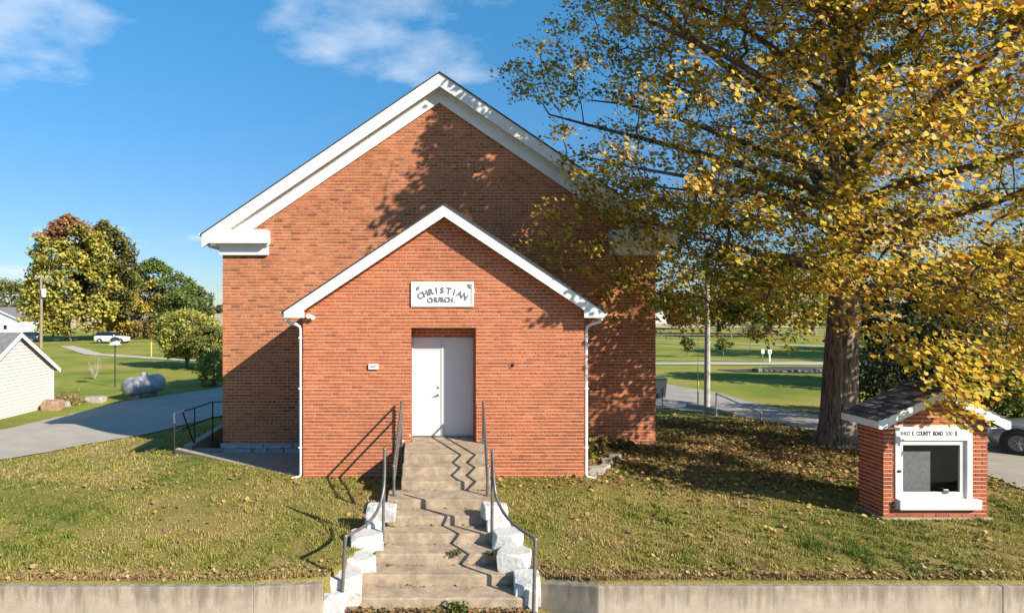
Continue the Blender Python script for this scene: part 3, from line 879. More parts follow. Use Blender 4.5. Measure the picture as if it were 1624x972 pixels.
# --- fittings on the entrance wall
hp = MB().box(P(584.5, 0, YV).x, P(600, 0, YV).x, YV - .05, YV - .004, P(0, 585.5, YV).z, P(0, 577, YV).z).build('house_number_plate', M_WHITE, church, bevel=.006)
tm = text_mesh('8402', .09, .002, 'house_number', M_INKG, .001, .85)
o = link('house_number', join_meshes('house_number', [(tm, Matrix.Translation((P(592.5, 0, YV).x, YV - .052, P(0, 581.3, YV).z)) @ RX)], M_INKG), hp)
c_ = P(813, 579, YV)
hk = MB().lathe([(.035, 0), (.035, -.02), (.02, -.03)], (c_.x, YV - .003, c_.z), 12, 'y')
hk.tube([(c_.x + .03 * math.cos(a), YV - .06 - .004 * a, c_.z + .015 + .045 * math.sin(a)) for a in np.linspace(-2.2, 2.6, 12)], .009, 6)
hk.tube([(c_.x, YV - .02, c_.z), (c_.x, YV - .065, c_.z - .02)], .012, 6)
hk.build('wall_hook', M_BLACK, church, smooth=40.0)
c_ = P(492.5, 502, YV)
fl = MB().box(c_.x - .04, c_.x + .04, YV - .03, YV - .003, c_.z - .04, c_.z + .04)
fl.lathe([(.03, 0.0), (.04, -.04), (.055, -.10), (.055, -.12), (.045, -.12)], (c_.x - .02, YV - .03, c_.z + .01), 14, 'y')
fl.lathe([(.03, 0.0), (.035, -.03), (.05, -.08), (.05, -.10), (.04, -.10)], (c_.x + .075, YV - .03, c_.z - .02), 14, 'y')
fl.build('floodlight', M_METAL_W, church, smooth=40.0)

# ------------------------------------------------------------------ stairs
stairs = thing('entrance_stairs', 'weathered concrete stairs climbing to the white church door', 'stairs', (VC, 11.5, WALK_Z))
for i, (D, (xa, xb)) in enumerate(zip(STEP_D, STEP_X)):
    back = STEP_D[i - 1] if i else YV + .31
    zt_ = SILL - RISE * i
    nseg = 10
    mb = MB()
    zb_ = -1.05 if i > 2 else -.4
    # slightly uneven worn nosing
    va = []
    n_ = 13
    rr = random.Random(40 + i)
    fr_ = [(xa + (xb - xa) * t / (n_ - 1), D + (rr.uniform(-.012, .012) if 0 < t < n_ - 1 else 0)) for t in range(n_)]
    ptsb = fr_ + [(xb, back - .001), (xa, back - .001)] if i else fr_ + [(xb, YV - .002), (DX1 - .004, YV - .002), (DX1 - .004, back), (DX0 + .004, back), (DX0 + .004, YV - .002), (xa, YV - .002)]
    mb.prism_z(ptsb, zb_, zt_)
    mb.build('step' if i else 'landing', M_STEP, stairs, bevel=.018)

# rails
def rail_set(name, label, posts, rails, m, group=None, flanges=(), r=.028, base=None):
    root = thing(name, label, 'handrail', base or posts[0][0], group)
    for a, b in posts:
        p = MB().tube([a, b], r, 10).build('post', m, root, smooth=40.0)
        MB().lathe([(r * 2.3, 0), (r * 2.3, .012), (r * 1.3, .02), (r * 1.3, .03)], tuple(a), 12).build('flange', m, p, smooth=40.0)
        MB().lathe([(r * .6, -.03), (r * 1.25, -.02), (r * 1.35, 0), (r * 1.1, .02), (r * .4, .032)], tuple(b), 10).build('cap', m, p, smooth=40.0)
    for q in rails:
        MB().tube(q, r * .92, 10).build('rail', m, root, smooth=40.0)
    for q in flanges:
        MB().lathe([(.05, 0), (.05, -.012), (.026, -.03)], q, 12, 'y').build('wall_flange', M_PIPE_L, root, smooth=40.0)
    return root
def smooth_path(pts, n=18):
    pts = [Vector(p) for p in pts]; out = []
    Q = [pts[0]] + pts + [pts[-1]]
    for i in range(1, len(Q) - 2):
        for k in range(n // (len(pts) - 1) + 1):
            t = k / (n // (len(pts) - 1) + 1)
            a, b, c, d = Q[i - 1], Q[i], Q[i + 1], Q[i + 2]
            out.append(.5 * ((2 * b) + (c - a) * t + (2 * a - 5 * b + 4 * c - d) * t * t + (3 * b - a - 3 * c + d) * t ** 3))
    out.append(pts[-1]); return out
for sgn, lab in ((0, 'bent pipe handrail beside the lower steps, rising from the longer-shadow lawn side by the basement rail'), (1, 'curved pipe handrail at the lower steps on the notice board side')):
    if not sgn:
        top, bot = P(610, 712, 11.12), P(607, 0, 11.12); bot.z = SILL - 6 * RISE
        lt, lb = P(548, 850, 9.78), P(541, 0, 9.76); lb.z = WALK_Z - .01
        curve = [top, P(609, 770, 11.02), P(599, 808, 10.75), P(579, 833, 10.3), lt]
    else:
        top, bot = P(781, 715, 11.12), P(780, 0, 11.12); bot.z = SILL - 6 * RISE
        lt, lb = P(849, 855, 9.78), P(846, 0, 9.76); lb.z = WALK_Z - .01
        curve = [top, P(785, 775, 11.02), P(795, 806, 10.75), P(816, 832, 10.3), lt]
    rail_set('stair_handrail', ['curved pipe handrail at the lower steps on the propane tank side', lab][sgn], [(bot, top), (lb, lt)], [smooth_path(curve)], M_PIPE)
for sgn in (0, 1):
    xw = -.41 if not sgn else 1.50
    xf = -.50 if not sgn else 1.34
    yw, yf = YV - .16, 12.40
    zf = SILL - 3 * RISE
    rails = [[(xw, yw, 1.82), (xf, yf, .92)], [(xw, yw, 1.50), (xf, yf, .60)]]
    rail_set('door_handrail', ['two-bar pipe handrail beside the white door leaf with the handle', 'two-bar pipe handrail beside the plain fixed door panel'][sgn],
             [((xw, yw, g(xw, yw)), (xw, yw, 1.82)), ((xf, yf, zf), (xf, yf, .92))], rails, M_PIPE, flanges=[(xw, YV - .003, 0.86)])

# whitewashed stones beside the stairs
def stone_edge(label, spec, seed):
    root = thing('stone_edging', label, 'stone edging', (spec[0][0], 11.2, -.3))
    for k, (xa, xb, ya, yb, za, zb, rot) in enumerate(spec):
        me = chopped_mesh('stone', (xb - xa) * .98, (yb - ya) * 1.06, zb - za + .02, M_STONEW, seed + k, 20)
        o = link('stone', me, root); o.location = ((xa + xb) / 2, (ya + yb) / 2, za); o.rotation_euler = (0, 0, rot)
stone_edge('whitewashed stone edging of the steps on the propane tank side', [
    (-.97, -.44, 11.47, 11.78, .13, .38, -.12), (-1.0, -.62, 11.30, 11.62, -.12, .16, .05), (-1.22, -.64, 10.9, 11.32, -.37, .06, .12),
    (-1.30, -.72, 10.42, 10.9, -.50, -.13, .16), (-1.58, -.92, 9.84, 10.42, -.66, -.22, .10), (-1.50, -1.16, 9.66, 9.88, -.76, -.40, 0.0), (-1.30, -.80, 10.45, 10.9, -.95, -.48, .1)], 100)
stone_edge('whitewashed stone edging of the steps on the notice board side', [
    (1.16, 1.60, 11.5, 11.8, .15, .39, .15), (1.22, 1.66, 11.32, 11.6, -.12, .17, 0), (1.29, 1.84, 10.88, 11.32, -.32, .08, -.22),
    (1.33, 1.90, 10.36, 10.86, -.44, -.06, -.25), (1.52, 1.92, 9.92, 10.32, -.66, -.26, -.1), (1.42, 1.9, 10.4, 10.9, -.95, -.44, -.2), (1.66, 1.86, 9.86, 10.06, -.80, -.42, 0)], 140)

# ------------------------------------------------------------------ brick notice board
kx0, kx1, ky0, ky1 = 9.03, 11.06, 12.27, 12.97
kz = g(10, 12.3)
kiosk = thing('notice_board', 'small gabled brick roadside notice board with glazed white case', 'notice board', ((kx0 + kx1) / 2, 12.6, kz))
KC = (kx0 + kx1) / 2
kzp, ksl = 2.46, .475
kr = lambda x: kzp - abs(x - KC) * ksl
wx0, wx1 = P(1419, 0, ky0).x, P(1541, 0, ky0).x
wz0, wz1 = P(0, 790, ky0).z, P(0, 676.5, ky0).z
kb = MB()
kc = [(kx0 + e, kz - .3), (wx0 - e, kz - .3), (wx0 - e, kr(wx0) - .1), (kx0 + e, kr(kx0) - .1)]
kb.prism_y(kc, ky0 + e, ky1 - e)
kb.prism_y([(wx1 + e, kz - .3), (kx1 - e, kz - .3), (kx1 - e, kr(kx1) - .1), (wx1 + e, kr(wx1) - .1)], ky0 + e, ky1 - e)
kb.prism_y([(wx0 - e, kz - .3), (wx1 + e, kz - .3), (wx1 + e, wz0), (wx0 - e, wz0)], ky0 + e, ky1 - e)
kb.prism_y([(wx0 - e, wz1), (wx1 + e, wz1), (wx1 + e, kr(wx1) - .1), (KC, kzp - .1), (wx0 - e, kr(wx0) - .1)], ky0 + e, ky1 - e)
kb.box(wx0 - e, wx1 + e, ky1 - .1, ky1 - e, wz0, wz1)
kw = kb.build('wall', M_MORTAR, kiosk)
MB().box(kx0 - .06, kx1 + .06, ky0 - .07, ky1 + .06, kz - .3, kz + .025).build('footing', M_CONC, kiosk, bevel=.01)
kclip = lambda z: (kx0, kx1) if z < kr(kx0) - .15 else (KC - (kzp - .1 - z) / ksl, KC + (kzp - .1 - z) / ksl)
ks = ([], True)
panel(None, 'y', ky0, kx0, kx1, kz + .03, 2.3, kclip, .257, .0783, 0, holes=[(wx0, wx1, wz0 - .19, wz1)], singles=ks)
krng = random.Random(77)
def kiosk_tint(): 
    c = brick_tint(krng); return (c[0] * .88, c[1] * .82, c[2] * .84)
KM = {}
for (a, b, za, zb, j) in ks[0]:
    key = (round(b - a, 2), round(zb - za, 3), krng.randint(0, 4))
    if key not in KM: KM[key] = MB().box(0, key[0] - .001, 0, .022, 0, key[1], kiosk_tint()).mesh('brick', M_BRICK)
    o = link('brick', KM[key], kw); o.location = (a, ky0 + j, za)
for pl_, kd in ((kx0, -1), (kx1, 1)):
    ks = ([], True)
    panel(None, 'x-', pl_, ky0 + .024, ky1, kz + .03, kr(kx0) - .1, None, .257, .0783, 0, singles=ks)
    for (a, b, za, zb, j) in ks[0]:
        key = ('s', kd, round(b - a, 2), round(zb - za, 3), krng.randint(0, 2))
        if key not in KM:
            KM[key] = MB().box(0 if kd < 0 else -.022, .022 if kd < 0 else 0, 0, key[2] - .001, 0, key[3], kiosk_tint()).mesh('brick', M_BRICK)
        o = link('brick', KM[key], kw); o.location = (pl_, a, za)
bk = MB(); panel(bk, 'y', 0, -kx1, -kx0, kz + .03, kr(kx0) - .1, None, .257, .0783, 0)
bk.v = [(-p[0], ky1 - p[1], p[2]) for p in bk.v]
stuff(bk.build('brickwork', M_BRICK, kw))
# case
case = MB()
case.box(wx0, wx0 + .1, ky0 - .02, ky0 + .10, wz0, wz1 - .001); case.box(wx1 - .1, wx1, ky0 - .02, ky0 + .10, wz0, wz1 - .001)
hd_z = P(0, 698, ky0).z
case.box(wx0 + .1005, wx1 - .1005, ky0 - .018, ky0 + .10, hd_z, wz1 - .003)
cs = case.build('case_frame', M_WHITE, kiosk, bevel=.006)
MB().box(P(1421, 0, ky0).x, P(1550, 0, ky0).x, ky0 - .11, ky0 + .1, P(0, 806, ky0).z, P(0, 790.5, ky0).z).build('sill', M_WHITE, kiosk, bevel=.01)
gx0, gx1, gz0, gz1 = P(1431.5, 0, ky0).x, P(1525, 0, ky0).x, P(0, 781, ky0).z, P(0, 706, ky0).z
sh = MB()
sx0, sx1, sz0, sz1 = wx0 + .101, wx1 - .101, wz0 + .001, hd_z - .002
sh.box(sx0, gx0 + .03, ky0 + .03, ky0 + .09, sz0, sz1); sh.box(gx1 - .0, sx1, ky0 + .03, ky0 + .09, sz0, sz1)
sh.box(gx0 + .0305, gx1 - .0005, ky0 + .03, ky0 + .09, gz1, sz1); sh.box(gx0 + .0305, gx1 - .0005, ky0 + .03, ky0 + .09, sz0, gz0)
sash = sh.build('case_door', M_WHITE, kiosk, bevel=.006)
MB().box(gx0 + .02, gx1 + .01, ky0 + .06, ky0 + .066, gz0 - .01, gz1 + .01).build('pane', M_GLASS, sash)
MB().box(P(1497, 0, ky0).x, P(1505, 0, ky0).x, ky0 + .005, ky0 + .029, P(0, 783, ky0).z, P(0, 776, ky0).z).build('latch', M_CHROME, sash, bevel=.005)
hb = P(1425, 746, ky0)
MB().box(hb.x - .03, hb.x + .03, ky0 - .045, ky0 - .0205, hb.z - .025, hb.z + .02).build('hasp', M_BLACK, cs, bevel=.005)
MB().box(wx0 + .01, wx1 - .01, ky0 + .4, ky0 + .44, wz0, wz1).build('back_panel', M_INSIDE, kiosk)
MB().box(gx0 - .02, P(1486.5, 0, ky0).x, ky0 + .17, ky0 + .185, gz0 - .02, P(0, 719, ky0).z).build('grey_sheet', M_BOARD, kiosk)  # plain grey sheet at lower left, ahead of the dark back panel
li = MB(); li.box(wx0 + .005, wx0 + .02, ky0 + .1, ky0 + .4, wz0, wz1); li.box(wx1 - .02, wx1 - .005, ky0 + .1, ky0 + .4, wz0, wz1)
li.box(wx0 + .0205, wx1 - .0205, ky0 + .1, ky0 + .4, wz0 + .001, wz0 + .02); li.box(wx0 + .0205, wx1 - .0205, ky0 + .1, ky0 + .4, wz1 - .02, wz1 - .001)
li.build('case_lining', M_INSIDE, kiosk)
parts = []
zc_ = P(0, 687, ky0).z
for txt, pxa, pxb, m_, off in (('8402', 1427, 1443, M_INKG, .002), ('E', 1445.5, 1448, M_INK, .004), ('COUNTY', 1452, 1475, M_INK, .004), ('ROAD', 1478.5, 1494, M_INK, .004), ('200', 1498, 1509.5, M_INKG, .001), ('S', 1513, 1517, M_INK, .004)):
    me = text_mesh(txt, .115, .002, 'notice_lettering', m_, off, 1)
    xs_ = [v.co.x for v in me.vertices]; wdt = max(xs_) - min(xs_); want = P(pxb, 0, ky0).x - P(pxa, 0, ky0).x
    me.transform(Matrix.Diagonal((want / wdt, 1, 1, 1)))
    o = link('notice_lettering', join_meshes('notice_lettering', [(me, Matrix.Translation(((P(pxa, 0, ky0).x + P(pxb, 0, ky0).x) / 2, ky0 - .0205, zc_)) @ RX)], m_), cs)
ml = MB(); q = P(1525, 687, ky0)
ml.box(q.x - .03, q.x + .03, ky0 - .0215, ky0 - .0185, q.z - .03, q.z - .022); ml.box(q.x - .02, q.x - .008, ky0 - .0215, ky0 - .0185, q.z + .005, q.z + .03); ml.box(q.x + .008, q.x + .02, ky0 - .0215, ky0 - .0185, q.z + .005, q.z + .03)
ml.build('notice_lettering', M_INKG, cs)
# kiosk roof
kx_l = 8.80
SHM = [mat('shingle_%s' % n_, (v_, v_ * .96, v_ * .93), 0.95, 0.3, 25, 0.6, 160) for n_, v_ in (('dark', .06), ('mid', .11), ('grey', .18))]
ry0, ry1 = 12.07, 13.12
for sgn in (0, 1):
    fx = (lambda p: p) if not sgn else (lambda p: mir(p, KC))
    deck = MB().prism_y(fx([(kx_l, kr(kx_l) - .03), (KC, kzp - .03), (KC, kzp), (kx_l, kr(kx_l))]), ry0 + .021, ry1).build('roof_deck', M_SHINGLE, kiosk)
    MB().prism_y(fx([(kx_l, kr(kx_l) - .16), (kx_l + .06, kr(kx_l) - .165), (KC, kzp - .16), (KC, kzp - .002), (kx_l, kr(kx_l) - .002)]), ry0 - .02, ry0 + .02).build('rake_board', M_WHITE, kiosk)
    bx = [kx_l - .022, kx_l - .001] if not sgn else [2 * KC - kx_l + .001, 2 * KC - kx_l + .022]
    MB().box(bx[0], bx[1], ry0 - .018, ry1, kr(kx_l) - .15, kr(kx_l) - .012).build('eave_board', M_WHITE, kiosk)
    MB().prism_y(fx([(kx_l + .002, kr(kx_l) - .15), (kx0 + .1, kr(kx_l) - .15), (kx0 + .1, kr(kx_l) - .135), (kx_l + .002, kr(kx_l) - .135)]), ry0 + .021, ry1 - .002).build('eave_soffit', M_WHITE, kiosk)
    ang = math.atan(ksl); Ls = (KC - kx_l) / math.cos(ang)
    nrow = 8; ex = Ls / nrow + .002
    sms = [MB().box(0, ex + .06, 0, .254, 0, .02).mesh('shingle', m_) for m_ in SHM]
    hms = [MB().box(0, ex + .06, 0, .124, 0, .02).mesh('shingle', m_) for m_ in SHM]
    for r_ in range(nrow):
        yv = ry0 - .03 + (0 if r_ % 2 else -.0)
        first = True
        while yv < ry1 - .05:
            half = first and r_ % 2
            pick = random.randrange(len(SHM)); sm, hm = sms[pick], hms[pick]
            me = hm if half else sm
            L_ = .13 if half else .26
            if yv + L_ > ry1 + .06 and not half: me = hm; L_ = .13
            o = link('shingle', me, deck)
            s_along = -.03 + r_ * Ls / nrow
            tilt = ang - .09
            if not sgn:
                o.location = (kx_l + s_along * math.cos(ang), yv, kr(kx_l) + .006 + s_along * math.sin(ang))
                o.rotation_euler = (0, -tilt, 0)
            else:
                o.location = (2 * KC - kx_l - s_along * math.cos(ang), yv + L_ - .004, kr(kx_l) + .006 + s_along * math.sin(ang))
                o.rotation_euler = (0, -tilt, math.pi)
            o.location.z += random.uniform(-.002, .002)
            yv += L_; first = False
MB().prism_y([(KC - .12, kzp - .012), (KC, kzp + .042), (KC + .12, kzp - .012), (KC + .12, kzp + .0), (KC, kzp + .056), (KC - .12, kzp + .0)], ry0 - .03, ry1 + .02).build('ridge_cap', M_SHINGLE, kiosk)

# ------------------------------------------------------------------ basement stairwell and slab
slab_pts = [(-6.98, 18.4), (-2.86, 15.15), (-2.80, 18.58), (-5.86, 18.58), (-6.98, 18.71)]
structure(MB().prism_z(slab_pts, -.6, -.215).build('side_walk', M_CONC))
kerb = MB().prism_z([(-7.1, 18.32), (-2.88, 14.965), (-2.87, 15.19), (-7.1, 18.56)], -.6, [-.07, .015, .015, -.07]).build('kerb_edging', M_CONC, bevel=.01)
tag(kerb, 'low concrete edging between the lawn and the shaded side walk', 'edging')
sw = thing('basement_stairwell', 'sunken concrete basement stairwell against the shaded church side', 'stairwell', (-6.3, 20, -.2))
MB().box(-7.0, -6.75, 18.72, 22.45, -1.8, -.06).build('stairwell_wall', M_CONC, sw)
MB().box(-6.749, -5.85, 22.2, 22.45, -1.8, -.08).build('stairwell_wall', M_CONC, sw)
for k in range(6):
    MB().box(-6.749, -5.83, 18.72 + k * .28, 18.72 + k * .28 + .279, -1.8, -.2 - k * .2).build('step', M_CONC, sw)
fx_, rl = -6.93, []
ra = [P(277, 657, 18.0), P(309, 648, 19.2), P(338, 637, 20.5)]
zr = .985
A = Vector((-7.03, 18.1, zr)); B = Vector((-6.86, 19.25, zr - .01)); C3 = Vector((-6.72, 20.5, zr - .01)); D3 = Vector((-5.84, 20.5, zr - .01))
lo = Vector((0, 0, -.5))
root = thing('basement_railing', 'black iron guard railing around the basement stairwell', 'railing', (-6.98, 18, -.1))
for q in (A, B, C3):
    MB().tube([(q.x, q.y, g(-7.1, q.y) - .1), q], .024, 8).build('post', M_BLACK, root, smooth=40.0)
for q in ([A, B, C3, D3], [A + lo, B + lo, C3 + lo, D3 + lo]):
    MB().tube(q, .02, 8).build('rail', M_BLACK, root, smooth=40.0)
MB().tube([A.lerp(B, .38), (B.x + .02, B.y - .1, -.1)], .024, 8).build('brace', M_BLACK, root, smooth=40.0)
wp = MB(); wp.tube([A + Vector((0, 0, .012)), A.lerp(B, .42) + Vector((0, 0, .012))], .03, 8); wp.tube([A + Vector((0, 0, .02)), A + Vector((0, 0, -.26))], .028, 8)
wp.build('pale_sleeve', M_METAL_W, root, smooth=40.0)

# ------------------------------------------------------------------ vegetation builders
PAL_MAPLE = [(0.43, 0.28, 0.035), (0.37, 0.27, 0.035), (0.25, 0.22, 0.03), (0.155, 0.165, 0.025), (0.10, 0.12, 0.02), (0.44, 0.19, 0.035), (0.48, 0.35, 0.08), (0.34, 0.13, 0.04)]
def pal_pick(pal, w, n, rng):
    idx = rng.choice(len(pal), n, p=np.array(w) / sum(w))
    c = np.array(pal)[idx] * rng.uniform(.72, 1.2, (n, 1))
    return c

def skeleton(root_nodes, targets, rng, droop=0.0, pref=0.35, seg=4):
    """grow twigs from given (pos, parent) nodes to every target; returns nodes, parent index, tip mask"""
    pos = [np.array(p, float) for p, _ in root_nodes]; par = [q for _, q in root_nodes]
    base = np.array(root_nodes[0][0])
    order = np.argsort(np.linalg.norm(targets - targets.mean(0) * np.array([1, 1, .6]), axis=1))
    PN = np.zeros((len(pos) + len(targets) * seg, 3)); PN[:len(pos)] = pos; cnt = len(pos)
    tips = []
    for t in order:
        T = targets[t]
        d = np.linalg.norm(PN[:cnt] - T, axis=1)
        dd = d + pref * np.maximum(0, np.linalg.norm(PN[:cnt, :2] - base[:2], axis=1) - np.linalg.norm(T[:2] - base[:2])) + .25 * np.maximum(0, PN[:cnt, 2] - T[2])
        dd[:3] += 3
        k = int(np.argmin(dd)); A_ = PN[k].copy(); prev = k
        L = np.linalg.norm(T - A_)
        for s in range(1, seg + 1):
            f = s / seg
            q = A_ + (T - A_) * f + np.array([0, 0, 1.0]) * (L * .12 * math.sin(math.pi * f)) + rng.normal(scale=L * .025, size=3) * (s < seg)
            PN[cnt] = q; par.append(prev); prev = cnt; cnt += 1
        tips.append(prev)
    return PN[:cnt], par, tips

def branch_mesh(mb, PN, par, n_root, root_r, r0=.007, ex=.45, sides=5, minr=.006):
    n = len(PN); cnt = np.zeros(n); ch = [0] * n
    for i in range(n - 1, -1, -1):
        if par[i] is not None and par[i] >= 0:
            ch[par[i]] += 1
    cnt = np.array([1 if c == 0 else 0 for c in ch], float)
    for i in range(n - 1, -1, -1):
        if par[i] is not None and par[i] >= 0: cnt[par[i]] += cnt[i]
    rad = np.maximum(r0 * cnt ** ex, minr)
    for i in range(n_root): rad[i] = root_r[i]
    for i in range(n):
        p = par[i]
        if p is None or p < 0: continue
        if i < n_root: continue
        ra_ = min(rad[p], rad[i] * 1.35) if p < n_root else rad[p]
        mb.tube([PN[p], PN[i]], [ra_, rad[i]], sides if rad[i] > .03 else 4, cap=False)

def far_tree(name, label, cat, base, height, crown, n_cl, leaves, lsize, pal, w, seed, trunk_r=.25, shape='round', group=None, nbar=0.3, cl_r=None, zmin=.22, toptint=None):
    """tree with trunk, limbs and clustered leaves. crown=(rx, ry)"""
    rng = np.random.default_rng(seed)
    leaves = int(leaves * 1.45); lsize *= .82
    bx, by, bz = base
    root = thing(name, label, cat, base, group)
    C = []
    while len(C) < n_cl:
        u = rng.uniform(-1, 1, 3)
        h = rng.uniform(zmin, 1)
        hh = (h - zmin) / (1 - zmin)
        prof = {'round': math.sqrt(max(0, 1 - (2 * hh - .95) ** 2 * .98)), 'cone': (1 - hh) ** .75 * (.35 + min(1, hh * 6) * .65), 'oval': math.sqrt(max(0, 1 - abs(2 * hh - .85) ** 2.4 * .9)), 'vase': .35 + .65 * hh ** .8 if hh < .8 else math.sqrt(max(0, 1 - ((hh - .8) / .2) ** 2)) }[shape]
        rr = math.hypot(u[0], u[1])
        if rr > 1: continue
        wob = 1 + .28 * vnoise([[u[0] * 2, u[1] * 2, hh * 4 + seed]], 1.3, seed % 6)[0]
        r_ = (rr ** .55)
        q = np.array([bx + u[0] / max(rr, 1e-3) * r_ * crown[0] * prof * wob, by + u[1] / max(rr, 1e-3) * r_ * crown[1] * prof * wob, bz + h * height * (1 + .06 * wob - .06)])
        if vnoise([q], 2.4 / max(crown), 3)[0] < -.75: continue
        C.append(q)
    C = np.array(C)
    tr = []
    nz_ = 7
    for k in range(nz_):
        f = k / (nz_ - 1)
        tr.append((np.array([bx + .12 * math.sin(seed + f * 3) * trunk_r * 4 * f, by, bz - .2 + f * height * .72]), k - 1 if k else None))
    PN, par, tips = skeleton(tr, C[:: max(1, n_cl // 90)], rng)
    tb = MB(); rr_ = [trunk_r * (1.35 if k == 0 else 1) * (1 - .8 * k / (nz_ - 1)) for k in range(nz_)]
    tb.tube([t[0] for t in tr], rr_, 10)
    branch_mesh(tb, PN, par, nz_, rr_, r0=trunk_r * .06, minr=trunk_r * .05)
    tb.build('trunk', M_BARK, root, smooth=60.0)
    clr = cl_r or max(crown) * .2
    n = n_cl * leaves
    ci = np.repeat(np.arange(n_cl), leaves)
    off = unit(rng.normal(size=(n, 3))) * (rng.uniform(0, 1, (n, 1)) ** .5) * clr * np.array([1, 1, .75])
    L = C[ci] + off
    tint = pal_pick(pal, w, n, rng)
    cv = rng.uniform(.75, 1.2, n_cl)[ci][:, None]
    tint = tint * cv
    if toptint is not None:
        hh = (L[:, 2] - bz) / height
        sel = (hh + .10 * vnoise(L, .5, 2) - .02 * np.abs(L[:, 0] - bx + 1.0)) > toptint[0]
        tint[sel] = np.array(toptint[1]) * rng.uniform(.6, 1.25, (sel.sum(), 1))
    o = link('crown', leaf_mesh('crown', L, lsize, tint, M_FOL, rng, .2, lean=.5), root); stuff(o)
    return root

def shrub(name, label, base, size, n_cl, leaves, lsize, pal, w, seed, cat='shrub', group=None, stems=7, clr=.22):
    rng = np.random.default_rng(seed); bx, by, bz = base; sx, sy, sz = size
    root = thing(name, label, cat, base, group)
    u = unit(rng.normal(size=(n_cl, 3))) * rng.uniform(.25, 1, (n_cl, 1)) ** .45
    u *= (1 + .16 * vnoise(u, 2.2, seed % 5))[:, None]
    C = np.stack([bx + u[:, 0] * sx / 2, by + u[:, 1] * sy / 2, bz + sz * (.53 + .47 * u[:, 2])], 1)
    sb = MB()
    for k in range(stems):
        T = C[rng.integers(n_cl)]
        a = rng.uniform(0, 6.28); b0 = Vector((bx + .07 * sx * math.cos(a), by + .07 * sy * math.sin(a), bz - .05))
        sb.tube([b0, b0.lerp(Vector(T), .5) + Vector((0, 0, .1 * sz)), T], [.03 * sz ** .5, .022 * sz ** .5, .008], 5)
    sb.build('stem', M_TWIG, root)
    ci = np.repeat(np.arange(n_cl), leaves); n = len(ci)
    L = C[ci] + unit(rng.normal(size=(n, 3))) * rng.uniform(0, 1, (n, 1)) ** .5 * max(size) * clr
    L[:, 2] = np.maximum(L[:, 2], bz + .02)
    tint = pal_pick(pal, w, n, rng) * rng.uniform(.75, 1.2, n_cl)[ci][:, None]
    stuff(link('foliage', leaf_mesh('foliage', L, lsize, tint, M_FOL, rng), root))
    return root

